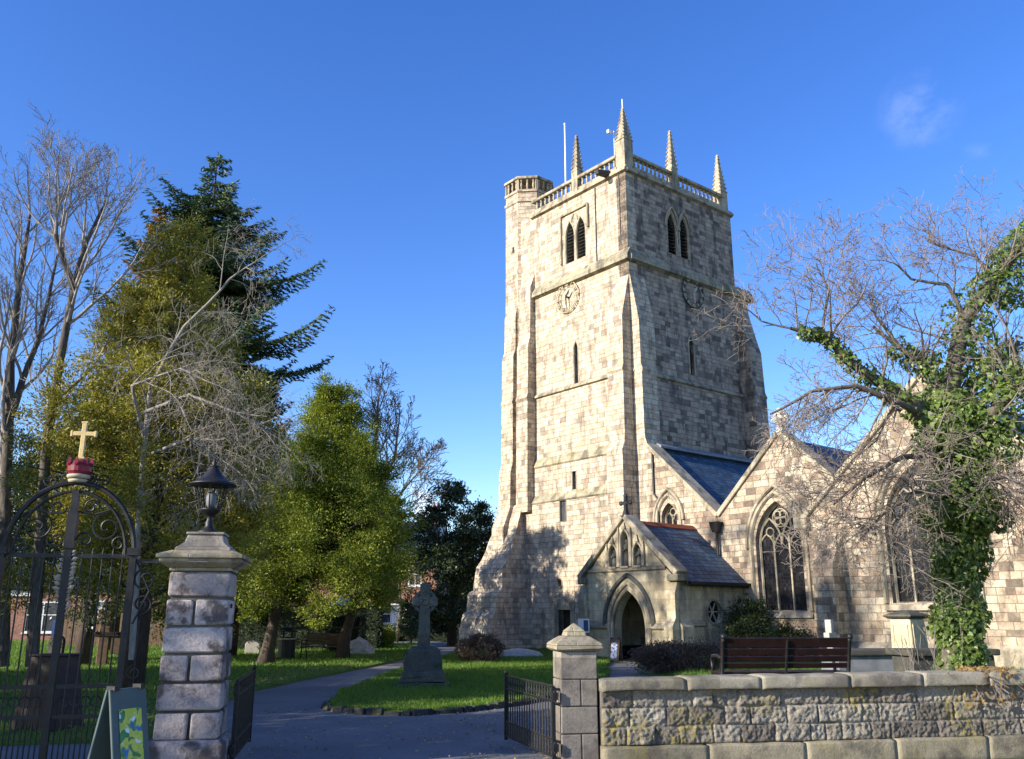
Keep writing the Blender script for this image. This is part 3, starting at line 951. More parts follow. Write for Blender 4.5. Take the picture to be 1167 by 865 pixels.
ft.f.append(tuple(range(n))); ft.f.append(tuple(range(5 * n, 6 * n))[::-1])
ft.build('buttress', M['tower'], tower, sub=2, rough=.05)
# near corner pair
buttress([(.3, -.3), (-1.0, -.3), (-1.0, 3.4), (-.80, 3.8), (-.78, 8.6), (-.60, 9.0), (-.58, 12.15), (-.64, 12.25), (-.55, 12.5), (-.52, 14.8), (-.35, 15.5), (0.0, 16.9), (.3, 16.9)], 'y', .03, 1.0)
buttress([(.3, -.3), (-.95, -.3), (-.85, 5.0), (-.70, 5.4), (-.68, 8.8), (-.56, 9.2), (-.54, 12.1), (-.60, 12.22), (-.50, 12.5), (-.48, 14.6), (-.36, 15.2), (.0, 17.0), (.3, 17.0)], 'x', .03, 1.05, M['tower'])
# far corner pair
buttress([(.3, 5), (-.80, 5), (-.72, 12.1), (-.78, 12.22), (-.66, 12.5), (-.60, 14.6), (-.40, 15.3), (.0, 16.9), (.3, 16.9)], 'x', 8.0, 8.98, M['sooty_shaded'])
buttress([(8.7, 5), (9.95, 5), (9.95, 12.1), (10.0, 12.25), (9.85, 12.5), (9.85, 14.3), (9.6, 15.2), (9.02, 17.0), (8.7, 17.0)], 'y', .05, 1.0, M['sooty_shaded'])

# ---- aisle and nave gables (west walls) --------------------------------------------
def window(cy, half, sill, spring, apex, c, lights, par, big=True):
    """traceried window in a wall facing -x: stone surround, mullions and leaded glass"""
    o = MB()
    o.tube(to3(arch(cy, half + .20, spring, apex + .34, 12, sill), 'x', c - .02), .09, 6)
    o.tube(to3(arch(cy, half + .08, spring, apex + .16, 12, sill), 'x', c + .10), .08, 6)
    o.tube(to3(arch(cy, half - .03, spring, apex - .03, 12, sill), 'x', c + .24), .07, 6)
    o.prism([(c - .12, sill - .22), (c + .35, sill - .22), (c + .35, sill + .06), (c - .02, sill - .04)], 'y', cy - half - .25, cy + half + .25)
    o.build('window_surround', M['dressed'], par)
    hm = MB()
    hm.tube(to3(arch(cy, half + .36, spring - .1, apex + .58, 12), 'x', c - .05), .075, 6)
    hm.build('hood_mould', M['dressed'], par)
    t = MB()
    cx = c + .27
    pitch = 2 * half / lights
    for i in range(1, lights):
        y = cy - half + i * pitch
        top = spring + (apex - spring) * .25 if lights != 2 else spring
        t.box(cx - .06, y - .032, sill, cx + .06, y + .032, top)
    for i in range(lights):
        y = cy - half + (i + .5) * pitch
        t.tube(to3(arch(y, pitch / 2, spring - .15, spring + pitch * .62, 6), 'x', cx), .03, 5)
    def ringy(y, z, r, n=16):
        t.tube([(cx, y + r * math.cos(2 * PI * k / n), z + r * math.sin(2 * PI * k / n)) for k in range(n)], .026, 5, closed=True)
    if lights >= 3:
        # intersecting sub arches and a wheel in the head
        for s in (-1, 1):
            t.tube(to3(arch(cy + s * half * .5, half * .5, spring, spring + (apex - spring) * .62, 8), 'x', cx), .036, 5)
        rr = half * .34
        zc = spring + (apex - spring) * .62
        ringy(cy, zc, rr)
        for k in range(4):
            a = k * PI / 2 + PI / 4
            ringy(cy + rr * .48 * math.cos(a), zc + rr * .48 * math.sin(a), rr * .42, 10)
        for s in (-1, 1):
            ringy(cy + s * half * .5, spring + (apex - spring) * .30, half * .17, 10)
    else:
        ringy(cy, spring + (apex - spring) * .45, half * .36, 10)
    t.build('tracery', M['dressed'], par)
    g = MB(); g.panel(arch(cy, half, spring, apex, 12, sill), [], 'x', c + .30, c + .33)
    g.build('window_glass', M['glass'], par)

aw = MB()
w0 = arch(-1.76, .42, 5.5, 6.15, 8, 4.75)
w1h = arch(-6.92, .98, 4.15, 5.72, 12, 1.76)
aw.panel([(-.68, -.3), (-.68, 8.72), (-4.27, 5.36), (-7.29, 8.2), (-10.31, 5.36), (-10.31, -.3)], [w0, w1h], 'x', 0.0, .6)
aw.box(.6, -10.0, -.3, 24, -.9, 5.0)
aisle = aw.build('aisle_wall', M['gable'], ch)
window(-1.76, .42, 4.75, 5.5, 6.15, 0, 2, aisle)
window(-6.92, .98, 1.76, 4.15, 5.72, 0, 3, aisle)
nw = MB()
w2h = arch(-12.65, 1.3, 4.3, 6.4, 14, 2.0)
nw.panel([(-8.55, -.3), (-8.55, 4.97), (-13.03, 9.02), (-17.51, 4.97), (-17.51, -.3)], [w2h], 'x', -.5, .1)
nw.box(.12, -17.4, -.3, 24, -10.4, 4.9)
nave = nw.build('nave_wall', M['gable'], ch)
window(-12.65, 1.3, 2.0, 4.3, 6.4, -.5, 4, nave)
sw = MB()
sw.panel([(-17.52, -.3), (-17.52, 4.8), (-20.5, 7.4), (-23.5, 4.8), (-23.5, -.3)], [], 'x', -.2, .4)
sw.box(.41, -23.5, -.3, 22, -17.53, 4.7)
south = sw.build('south_chapel_wall', M['gable'], ch)

def coping(par, pts, c, over=.12, th=.16, dep=.75):
    m = MB()
    for a, b in zip(pts, pts[1:]):
        d = Vector((b[0] - a[0], b[1] - a[1])).normalized(); nrm = Vector((-d.y, d.x))
        if nrm.y < 0: nrm = -nrm
        q = [Vector(a) - nrm * .02, Vector(b) - nrm * .02, Vector(b) + nrm * th, Vector(a) + nrm * th]
        m.prism([(p.x, p.y) for p in q], 'x', c - over, c + dep)
    return m.build('gable_coping', M['dressed'], par, bevel=.02)
coping(aisle, [(-.64, 8.72), (-4.22, 5.36)], 0, .10)
coping(aisle, [(-4.32, 5.36), (-7.28, 8.18)], 0, .10)
coping(aisle, [(-7.30, 8.18), (-10.2, 5.42)], 0, .10)
coping(nave, [(-8.4, 4.83), (-13.02, 9.02)], -.5, .12)
coping(nave, [(-13.04, 9.02), (-17.6, 4.9)], -.5, .12)
coping(south, [(-17.7, 4.7), (-20.49, 7.4)], -.2, .1)
coping(south, [(-20.51, 7.4), (-23.6, 4.75)], -.2, .1)
kn = MB(); kn.box(-.75, -8.62, 4.55, .1, -8.1, 4.95); kn.build('kneeler', M['dressed'], nave, bevel=.04)

def roof(par, ridge, eave, x0, x1, th=.12, name='roof'):
    m = MB()
    m.prism([ridge, eave, (eave[0], eave[1] - th), (ridge[0], ridge[1] - th)], 'x', x0, x1)
    o = m.build(name, M['slate'], par)
    # slates run up the slope
    uvl = o.data.uv_layers[0].data
    L = math.hypot(ridge[0] - eave[0], ridge[1] - eave[1])
    for p in o.data.polygons:
        for li in p.loop_indices:
            v = o.data.vertices[o.data.loops[li].vertex_index].co
            uvl[li].uv = (v.x, math.hypot(v.y - eave[0], v.z - eave[1]))
    return o
roof(aisle, (-.68, 8.66), (-4.27, 5.28), .60, 8.9)
roof(aisle, (-7.29, 8.10), (-4.27, 5.28), .60, 20)
roof(aisle, (-7.29, 8.10), (-10.4, 5.2), .60, 20)
roof(nave, (-13.03, 8.92), (-8.5, 4.85), .12, 22)
roof(nave, (-13.03, 8.92), (-17.6, 4.8), .12, 22)
roof(south, (-20.5, 7.3), (-17.5, 4.7), .42, 20)
roof(south, (-20.5, 7.3), (-23.5, 4.7), .42, 20)
fl = MB(); fl.prism([(-.62, 8.95), (-.95, 8.78), (-.95, 8.68), (-.62, 8.68)], 'x', .62, 8.9); fl.build('lead_flashing', M['lead'], aisle)
gu = MB(); gu.box(.6, -4.45, 5.2, 8.9, -4.1, 5.32); gu.build('valley_gutter', M['lead'], aisle)
# finial: wheel cross on the first gable
fi = MB()
fi.taper(.2, -7.29, 8.25, .16, .16, 8.55, .09, .09)
fi.tube([(.2, -7.29 + .24 * math.cos(2 * PI * k / 14), 8.85 + .24 * math.sin(2 * PI * k / 14)) for k in range(14)], .07, 6, closed=True)
fi.box(.13, -7.65, 8.78, .27, -6.93, 8.92); fi.box(.131, -7.36, 8.5, .269, -7.22, 9.22)
fi.build('gable_finial', M['palestone'], aisle)
fi = MB()
fi.taper(-.2, -13.03, 9.1, .16, .16, 9.4, .1, .1); fi.box(-.26, -13.1, 9.4, -.14, -12.96, 10.05); fi.box(-.259, -13.3, 9.66, -.141, -12.76, 9.8)
fi.build('gable_finial', M['dressed'], nave)
# buttress between the two gables
bt = MB(); bt.prism([(0.2, -.3), (-1.25, -.3), (-1.25, 3.2), (-.85, 3.9), (-.5, 4.2), (.2, 4.2)], 'y', -9.80, -9.05)
bt.build('buttress', M['gable'], nave)
bt = MB(); bt.prism([(0.2, -.3), (-1.2, -.3), (-1.2, 3.2), (-.5, 4.1), (.2, 4.1)], 'y', -18.0, -17.2)
bt.build('buttress', M['gable'], nave)
pl = MB(); pl.prism([(.1, -.3), (-.22, -.3), (-.22, .55), (0, .75), (.1, .75)], 'y', -8.1, -5.5); pl.build('plinth', M['dressed'], aisle)
pl = MB(); pl.prism([(-.4, -.3), (-.75, -.3), (-.75, .6), (-.5, .8), (-.4, .8)], 'y', -17.2, -9.0)
pl.build('plinth', M['dressed'], nave)
# rainwater goods
hp = MB()
hp.taper(-.16, -4.27, 4.75, .10, .13, 5.15, .17, .22); hp.tube([(-.14, -4.27, 4.78), (-.14, -4.27, .1)], .055, 8)
hp.build('downpipe', M['iron'], aisle)
hp = MB(); hp.tube([(-.06, -1.02, 8.4), (-.06, -1.02, 6.6), (-.06, -1.22, 6.35), (-.06, -1.22, .1)], .045, 7)
hp.build('downpipe', M['iron'], aisle)

# ---- porch --------------------------------------------------------------------------
PX = -4.0
pf = MB()
dy = -3.12
dooro = [(dy - .82, -.1)] + arch(dy, .82, 1.2, 2.5, 10) + [(dy + .82, -.1)]
outline = [(-.85, -.1), (-.85, 3.0), (-3.05, 5.12), (-5.25, 3.0), (-5.25, -.1)] + dooro
niches = []
for y, zt in ((-2.42, 4.15), (-3.05, 4.65), (-3.68, 4.15)):
    niches.append(arch(y, .19, zt - .30, zt, 5, 3.36))
pf.panel(outline, niches, 'x', PX, PX + .45)
# side and back walls
def circ(cx, cz, r, n=20): return [(cx + r * math.cos(2 * PI * k / n), cz + r * math.sin(2 * PI * k / n)) for k in range(n)]
pf.panel([(PX + .46, -.1), (0, -.1), (0, 2.85), (PX + .46, 2.85)], [circ(-1.75, 1.75, .42)], 'y', -5.22, -4.85)
pf.box(PX + .46, -1.25, -.1, 0, -.88, 2.85)
porch = pf.build('porch', M['porch'], ch)
bk = MB()
for y, zt in ((-2.42, 4.15), (-3.05, 4.65), (-3.68, 4.15)): bk.box(PX + .24, y - .22, 3.34, PX + .28, y + .22, zt + .05)
bk.build('niche_backing', M['darkstone'], porch)
# corner buttresses of the front
for y0, y1 in ((-1.02, -.62), (-5.48, -5.08)):
    cb = MB(); cb.prism([(PX + .1, -.1), (PX - .34, -.1), (PX - .34, 1.25), (PX - .16, 1.55), (PX - .16, 2.35), (PX + .0, 2.75), (PX + .1, 2.75)], 'y', y0, y1); cb.build('buttress', M['porch'], porch)
cb = MB(); cb.prism([(-5.1, -.1), (-5.62, -.1), (-5.62, 1.25), (-5.42, 1.5), (-5.42, 2.4), (-5.2, 2.75), (-5.1, 2.75)], 'x', PX + .02, PX + .62)
cb.build('buttress', M['porch'], porch)
for pr, ax, a, b_ in (([(PX - .10, 1.18), (PX + .02, 1.1), (PX + .02, 1.36), (PX - .02, 1.36), (PX - .10, 1.28)], 'y', -2.2, -1.02),
                      ([(PX - .10, 1.18), (PX + .02, 1.1), (PX + .02, 1.36), (PX - .02, 1.36), (PX - .10, 1.28)], 'y', -5.08, -4.05),
                      ([(-5.32, 1.28), (-5.2, 1.2), (-5.2, 1.46), (-5.25, 1.46), (-5.32, 1.38)], 'x', PX + .62, -2.3),
                      ([(PX - .07, 3.22), (PX + .02, 3.15), (PX + .02, 3.34), (PX - .07, 3.30)], 'y', -5.0, -1.1)):
    st = MB(); st.prism(pr, ax, a, b_); st.build('string_course', M['dressed'], porch)
for pr, ax, a, b_ in (([(PX - .25, -.1), (PX + .02, -.1), (PX + .02, .5), (PX - .12, .5), (PX - .25, .35)], 'y', -5.08, -4.2),
                      ([(-5.45, -.1), (-5.2, -.1), (-5.2, .55), (-5.3, .55), (-5.45, .4)], 'x', PX + .62, 0)):
    st = MB(); st.prism(pr, ax, a, b_); st.build('plinth', M['dressed'], porch)
am = MB()
am.tube([(PX - .04, p[0], p[1]) for p in arch(dy, 1.22, 1.25, 3.06, 12)], .085, 7)
am.build('hood_mould', M['darkstone'], porch)
am = MB()
am.tube([(PX - .01, p[0], p[1]) for p in [(dy - 1.0, 0)] + arch(dy, 1.0, 1.2, 2.78, 12) + [(dy + 1.0, 0)]], .09, 7)
am.tube([(PX + .02, p[0], p[1]) for p in [(dy - .86, 0)] + arch(dy, .86, 1.2, 2.56, 12) + [(dy + .86, 0)]], .08, 7)
am.build('arch_moulding', M['dressed'], porch)
nch = MB()
for y, zt in ((-2.42, 4.15), (-3.05, 4.65), (-3.68, 4.15)):
    nch.tube([(PX - .03, p[0], p[1]) for p in arch(y, .23, zt - .32, zt + .08, 6, 3.36)], .045, 6)
    nch.taper(PX - .04, y, zt + .08, .07, .10, zt + .34, .015, .015)
    nch.box(PX - .12, y - .2, 3.30, PX + .02, y + .2, 3.38)
for y, z1 in ((-2.11, 4.0), (-2.735, 4.55), (-3.365, 4.55), (-3.99, 4.0)):
    nch.box(PX - .09, y - .05, 3.36, PX + .01, y + .05, z1)
    nch.taper(PX - .04, y, z1, .05, .05, z1 + .28, .01, .01)
nch.build('niche_canopies', M['dressed'], porch)
for y, h in ((-2.42, .62), (-3.05, .98), (-3.68, .62)):
    sm = MB()
    sm.lathe([(.13, 3.38), (.12, 3.38 + h * .3), (.10, 3.38 + h * .55), (.13, 3.38 + h * .72), (.10, 3.38 + h * .80), (.045, 3.38 + h * .83), (.075, 3.38 + h * .90), (.065, 3.38 + h * .97), (.02, 3.38 + h)], 10, PX + .1, y)
    sm.ball((PX - .02, y - .05, 3.38 + h * .62), .05, 6); sm.ball((PX - .02, y + .05, 3.38 + h * .58), .05, 6)
    sm.build('niche_statue', M['darkstone'], porch, smooth=True)
coping(porch, [(-.62, 2.98), (-3.04, 5.14)], PX, .12, .18, .5)
coping(porch, [(-3.06, 5.14), (-5.48, 2.98)], PX, .12, .18, .5)
for y0, y1 in ((-.98, -.55), (-5.6, -5.12)):
    kn = MB(); kn.box(PX - .14, y0, 2.78, PX + .5, y1, 3.02); kn.build('kneeler', M['mossy'], porch, bevel=.03)
cr = MB()
cr.taper(PX + .1, -3.05, 5.22, .12, .12, 5.45, .06, .06)
cr.box(PX + .05, -3.11, 5.45, PX + .15, -2.99, 6.0); cr.box(PX + .051, -3.27, 5.66, PX + .149, -2.83, 5.78)
for a, b in ((-3.05, 6.0), (-3.29, 5.72), (-2.81, 5.72), (-3.05, 5.72)): cr.ball((PX + .1, a, b), .095, 8, (.6, 1, 1))
cr.build('gable_cross', M['iron'], porch)
roof(porch, (-3.05, 5.02), (-5.52, 2.72), PX + .5, -.02, .10)
roof(porch, (-3.05, 5.02), (-.58, 2.72), PX + .5, -.02, .10)
rt = MB()
x = PX + .52
while x < -.1:
    rt.prism([(-3.05, 5.10), (-3.20, 4.93), (-3.16, 4.90), (-3.05, 5.02), (-2.94, 4.90), (-2.90, 4.93)], 'x', x, min(x + .30, -.03)); x += .312
rt.build('ridge_tiles', M['ridge'], porch)
gt = MB(); gt.prism([(-5.62, 2.68), (-5.50, 2.68), (-5.50, 2.78), (-5.62, 2.78)], 'x', PX + .55, -.02); gt.build('gutter', M['iron'], porch)
rw = MB()
rw.tube([(-1.75 + .44 * math.cos(2 * PI * k / 22), -5.22, 1.75 + .44 * math.sin(2 * PI * k / 22)) for k in range(22)], .06, 6, closed=True)
for k in range(6):
    a = k * PI / 3
    rw.tube([(-1.75, -5.12, 1.75), (-1.75 + .42 * math.cos(a), -5.12, 1.75 + .42 * math.sin(a))], .03, 5)
rw.build('round_window', M['dressed'], porch)
g = MB(); g.panel(circ(-1.75, 1.75, .42), [], 'y', -5.06, -5.02); g.build('window_glass', M['glass'], porch)
fl = MB(); fl.box(PX - .6, -4.9, -.1, 0, -1.2, .06); fl.build('porch_floor', M['edge'], porch)  # darker stone puts the porch shade into the floor colour
dr = MB(); dr.box(-.08, -4.0, .06, -.02, -2.2, 2.6); dr.build('inner_door', M['dark'], porch)
for y0 in (-4.83, -1.56):
    wl = MB(); wl.box(PX + .8, y0, .05, -.2, y0 + .28, .5); wl.build('porch_seat', M['dark'], porch)
ins = MB(); ins.panel([(-4.84, .06), (-4.84, 2.84), (-3.05, 4.75), (-1.26, 2.84), (-1.26, .06)], [], 'x', -.018, -.006); ins.build('inner_wall', M['dark'], porch)  # dark sheet: the interior's shade is put into the back wall's colour

# ------------------------------------------------------------------ street wall, piers, gates
G = Matrix.Translation((0, 10.575, 0)) @ Matrix.Rotation(GATE_A, 4, 'Z')     # local x runs along the wall line, -y is the street side

wall = thing('boundary_wall', 'low rough faced stone wall with smooth coping along the pavement', 'stone wall', (0, 10.575, 0), GATE_A)
def rubble():
    rg = random.Random(21)
    zs = [(.2, .405), (.405, .61), (.61, .815)]
    L0, L1 = 1.03, 13.5
    step = .014
    nxx = int((L1 - L0) / step); nzz = int((.815 - .2) / .014)
    rows = []
    for r in zs:
        t = L0; bl = []
        while t < L1:
            w = rg.choice((.22, .3, .36, .42, .55)) * rg.uniform(.85, 1.15)
            bl.append((t, t + w, rg.random(), rg.uniform(-.012, .018))); t += w
        rows.append(bl)
    xs = np.linspace(L0, L1, nxx + 1); zz = np.linspace(.2, .815, nzz + 1)
    V = np.zeros((nzz + 1, nxx + 1, 3)); T = np.zeros((nzz + 1, nxx + 1))
    for j, z in enumerate(zz):
        ri = min(2, int((z - .2) / .205))
        z0, z1 = zs[ri]
        bi = 0; bl = rows[ri]
        for i, x in enumerate(xs):
            wob = .012 * noise.noise(Vector((x * 4, z * 4, ri)))
            while bi < len(bl) - 1 and x + wob > bl[bi][1]: bi += 1
            b = bl[bi]
            zw = z + .010 * noise.noise(Vector((x * 3, ri * 5, 2)))
            d = min(x + wob - b[0], b[1] - x - wob, zw - z0, z1 - zw)
            e = max(0., min(1., d / .020)); e = e * (2 - e)
            p = Vector((x, z, b[2] * 9))
            nn = .5 * noise.noise(p * 9) + .9 * (.4 - abs(noise.noise(p * 17))) + .38 * noise.noise(p * 33) + .25 * noise.noise(p * 60)
            # chiselled facets
            vv = noise.cell(Vector((x * 26, z * 30, b[2] * 7)))
            dep = e * (.030 + b[3] + .030 * nn + .004 * vv)
            V[j, i] = (x, -dep - .02, z); T[j, i] = b[2] if e > .15 else -1
    idx = np.arange((nzz + 1) * (nxx + 1)).reshape(nzz + 1, nxx + 1)
    F = np.stack([idx[:-1, :-1], idx[:-1, 1:], idx[1:, 1:], idx[1:, :-1]], -1).reshape(-1, 4)
    t = NT('rough wall stone')
    at = t.n('Attribute', out=2, attribute_name='tint')
    o = t.obj()
    c = t.ramp(t.ma('ADD', t.ma('MULTIPLY', at, .75), t.ma('MULTIPLY', t.noise(2.2, 5, .65, o), .3)), [(.05, (.085, .074, .06)), (.3, (.155, .135, .11)), (.55, (.215, .19, .15)), (.8, (.285, .255, .205)), (1, (.13, .115, .095))])
    f = t.noise(55, 6, .7, o)
    c = t.mix(.75, c, t.ramp(f, [(.3, (.30, .30, .30)), (.5, (1, 1, 1)), (.7, (1.6, 1.55, 1.4))]), 'MULTIPLY')
    ly = t.ma('MULTIPLY', t.rng(t.noise(1.5, 3, .5, o), .48, .62), t.rng(t.noise(14, 6, .7, o), .46, .60))
    c = t.mix(t.ma('MULTIPLY', ly, .85), c, (.25, .20, .05))
    c = t.mix(t.ma('MULTIPLY', t.rng(t.noise(5, 6, .7, o), .55, .68), .7), c, (.03, .028, .026))
    c = t.mix(t.rng(at, -.5, -.2), (.16, .145, .12), c)
    t.bump(f, .8, .012)
    mat = t.fin(c, .95)
    ob = raw_mesh('rough_courses', V.reshape(-1, 3), F, mat, wall)
    a = ob.data.attributes.new('tint', 'FLOAT', 'POINT')
    a.data.foreach_set('value', T.ravel().astype(np.float32))
    cr_ = MB(); cr_.box(L0, .0, -.1, L1, .38, .815); cr_.build('wall_core', M['darkstone'], wall)
rubble()
M['coping'] = stone('wall coping stone', [(0, (.20, .18, .135)), (.5, (.28, .255, .195)), (1, (.24, .21, .16))], 5, 5, 0, soot=.6, bump=1.0, bdist=.015, fine=60, moss=.3, lo=.49, hi=.62, streak=1.0, tone=.85)
M['plinth'] = stone('wall plinth stone', [(0, (.20, .175, .12)), (.5, (.27, .235, .16)), (1, (.22, .19, .13))], 5, 5, 0, soot=.6, bump=1.0, bdist=.015, fine=50, moss=.5, lo=.48, hi=.62, streak=1.0, tone=.85)
rg = random.Random(4)
x = 1.02; k = 0
while x < 13.4:
    w = rg.uniform(.85, 1.6)
    z1 = .925 + .007 * x
    n = max(8, int(w / .05))
    prof = [(.0, .805), (-.11, .805), (-.138, .806), (-.145, .812), (-.148, .83), (-.148, .86), (-.147, z1 - .03), (-.142, z1 - .012), (-.128, z1 - .003), (-.09, z1 + .001), (-.02, z1 + .005), (.12, z1 + .006), (.27, z1), (.36, z1 - .02), (.40, z1 - .06), (.40, .805)]
    c = MB()
    pn = len(prof)
    for i in range(n + 1):
        t = i / n
        inset = .010 if i in (0, n) else 0
        for y, z in prof:
            p = Vector((x + w * t, y + k * 2.3, z))
            d = noise.noise_vector(p * 3) * .010 + noise.noise_vector(Vector((p.x * 9, p.y * 30, p.z * 30))) * .0035
            c.v.append((x + .006 + (w - .012) * t, y * (1 - inset * 2) + d.y, z - inset * (z > .8) + d.z))
    for i in range(n):
        for q in range(pn):
            c.f.append((i * pn + q, i * pn + (q + 1) % pn, (i + 1) * pn + (q + 1) % pn, (i + 1) * pn + q))
    c.f.append(tuple(range(pn))); c.f.append(tuple(range(n * pn, (n + 1) * pn))[::-1])
    c.build('coping_stone', M['coping'], wall, smooth=True)
    x += w; k += 1
x = 1.02
while x < 13.4:
    w = rg.uniform(1.1, 1.7); z1 = .185 + .004 * x
    n = int(w / .06)
    prof = [(-.12, -.1), (-.125, .0), (-.128, .06), (-.13, .12), (-.13, z1 - .025), (-.127, z1 - .008), (-.112, z1), (-.06, z1 + .005), (-.015, z1 + .012), (.05, z1 + .012), (.05, -.1)]
    c = MB(); pn = len(prof)
    for i in range(n + 1):
        for y, z in prof:
            p = Vector((x + w * i / n, y * 2, z * 2))
            d = noise.noise_vector(p * 3) * .014 + noise.noise_vector(Vector((p.x * 9, p.y * 22, p.z * 15))) * .005
            c.v.append((x + .0015 + (w - .003) * i / n, y + d.y - (.0 if 0 < i < n else -.005), z + d.z * (z > 0)))
    for i in range(n):
        for q in range(pn):
            c.f.append((i * pn + q, i * pn + (q + 1) % pn, (i + 1) * pn + (q + 1) % pn, (i + 1) * pn + q))
    c.f.append(tuple(range(pn))); c.f.append(tuple(range(n * pn, (n + 1) * pn))[::-1])
    c.build('plinth_stone', M['plinth'], wall, smooth=True)
    x += w

# right gate pier
rp = thing('gate_pier', 'short square stone gate pier with stepped pyramid cap at the wall end', 'gate pier', (.74, 10.92, 0), GATE_A)
b = MB(); h = .215
zs = [-.1, .04, .335, .63, .925, 1.235]
for i in range(5):
    z0, z1 = zs[i] + .006, zs[i + 1] - .006
    if i in (1, 3):
        s_ = .02
        b.box(-h, -h, z0, s_ - .006, h, z1); b.box(s_ + .006, -h, z0, h, h, z1)
    else: b.box(-h, -h, z0, h, h, z1)
b.build('shaft', M['pier'], rp, bevel=.010, seg=2, rough=.004)
b = MB()
b.box(-h + .012, -h + .012, -.1, h - .012, h - .012, 1.24); b.build('joint_core', M['darkstone'], rp)
b = MB()
b.taper(0, 0, 1.235, .225, .225, 1.262, .275, .275)
b.box(-.275, -.275, 1.262, .275, .275, 1.325)
b.taper(0, 0, 1.325, .272, .272, 1.405, .150, .150)
b.taper(0, 0, 1.405, .125, .125, 1.455, .110, .110)
b.taper(0, 0, 1.455, .118, .118, 1.55, .012, .012)
b.build('pier_cap', M['mossy'], rp, bevel=.012, seg=2)

# left gate pier with its rusticated blocks
lp = thing('gate_pier', 'tall rusticated stone gate pillar with moulded cap below the lantern', 'gate pier', (-3.52, 10.29, 0), GATE_A)
M['rust'] = stone('rusticated pillar stone', [(0, (.33, .285, .27)), (.5, (.45, .40, .38)), (1, (.38, .33, .31))], 4, 4, 0, soot=.85, sootcol=(.035, .028, .028), bump=1.0, bdist=.02, fine=34, lo=.47, hi=.58, streak=1.0, tone=.85)
b = MB(); h = .325
for i in range(6):
    z0 = .35 + i * .295; z1 = z0 + .295
    g_ = .014
    hb = h * (1 + .03 * (5 - i) / 5)
    if i % 2 == 0:
        s_ = -.03 if i else .02
        b.box(-hb, -hb, z0 + g_, s_ - g_, hb, z1 - g_); b.box(s_ + g_, -hb, z0 + g_, hb, hb, z1 - g_)
    else: b.box(-hb, -hb, z0 + g_, hb, hb, z1 - g_)
b.build('rusticated_blocks', M['rust'], lp, bevel=.035, seg=3, rough=.010, smooth=False)
b = MB(); b.box(-h + .03, -h + .03, .0, h - .03, h - .03, 2.13); b.build('joint_core', M['darkstone'], lp)
b = MB(); b.box(-.40, -.40, -.1, .40, .40, .32); b.taper(0, 0, .32, .40, .40, .36, .345, .345); b.build('pillar_base', M['rust'], lp, bevel=.02, seg=2, rough=.008)
b = MB()
b.box(-.33, -.33, 2.12, .33, .33, 2.155)
b.taper(0, 0, 2.155, .34, .34, 2.21, .42, .42)
b.box(-.43, -.43, 2.21, .43, .43, 2.255)
b.box(-.46, -.46, 2.255, .46, .46, 2.30)
b.taper(0, 0, 2.30, .45, .45, 2.345, .33, .33)
b.build('pillar_cap', M['mossy'], lp, bevel=.012, seg=2)
b = MB()
b.taper(0, 0, 2.345, .31, .31, 2.39, .29, .29); b.taper(0, 0, 2.39, .28, .28, 2.45, .215, .215); b.taper(0, 0, 2.45, .215, .215, 2.53, .19, .19); b.box(-.21, -.21, 2.53, .21, .21, 2.56)
b.build('pedestal', M['pier'], lp, bevel=.02, seg=2)
# lantern on the pillar
ln = thing('lantern', 'black iron gate lantern with wide conical hood on top of the tall pillar', 'lantern', (-3.52, 10.29, 2.56), GATE_A)
b = MB(); b.lathe([(.13, 0), (.13, .02), (.07, .045), (.045, .09), (.05, .12), (.035, .15), (.03, .19), (.05, .21), (.085, .235), (.115, .265), (.12, .28), (.09, .285)], 16); b.build('stem', M['iron'], ln, smooth=True)
b = MB(); b.lathe([(.27, .555), (.275, .57), (.20, .60), (.135, .65), (.09, .71), (.055, .76), (.045, .78)], 16); b.build('hood', M['iron'], ln, smooth=True)
b = MB(); b.lathe([(.045, .775), (.055, .79), (.02, .80), (.035, .82), (.012, .85), (.006, .88)], 10); b.build('finial', M['iron'], ln, smooth=True)
for k in range(8):
    a = k * PI / 4
    b = MB()
    b.tube([(.105 * math.cos(a), .105 * math.sin(a), .27), (.135 * math.cos(a), .135 * math.sin(a), .36), (.155 * math.cos(a), .155 * math.sin(a), .46), (.185 * math.cos(a), .185 * math.sin(a), .57)], .009, 5)
    b.build('cage_bar', M['iron'], ln)
b = MB(); b.lathe([(.04, .30), (.055, .34), (.06, .42), (.04, .47), (.02, .48)], 10); b.build('lamp_holder', M['lead'], ln, smooth=True)
sg = MB(); sg.box(.0, 0, 0, .012, .06, .05); o = sg.build('wall_bracket', M['iron'], lp); o.location = (.335, -.16, 1.72)

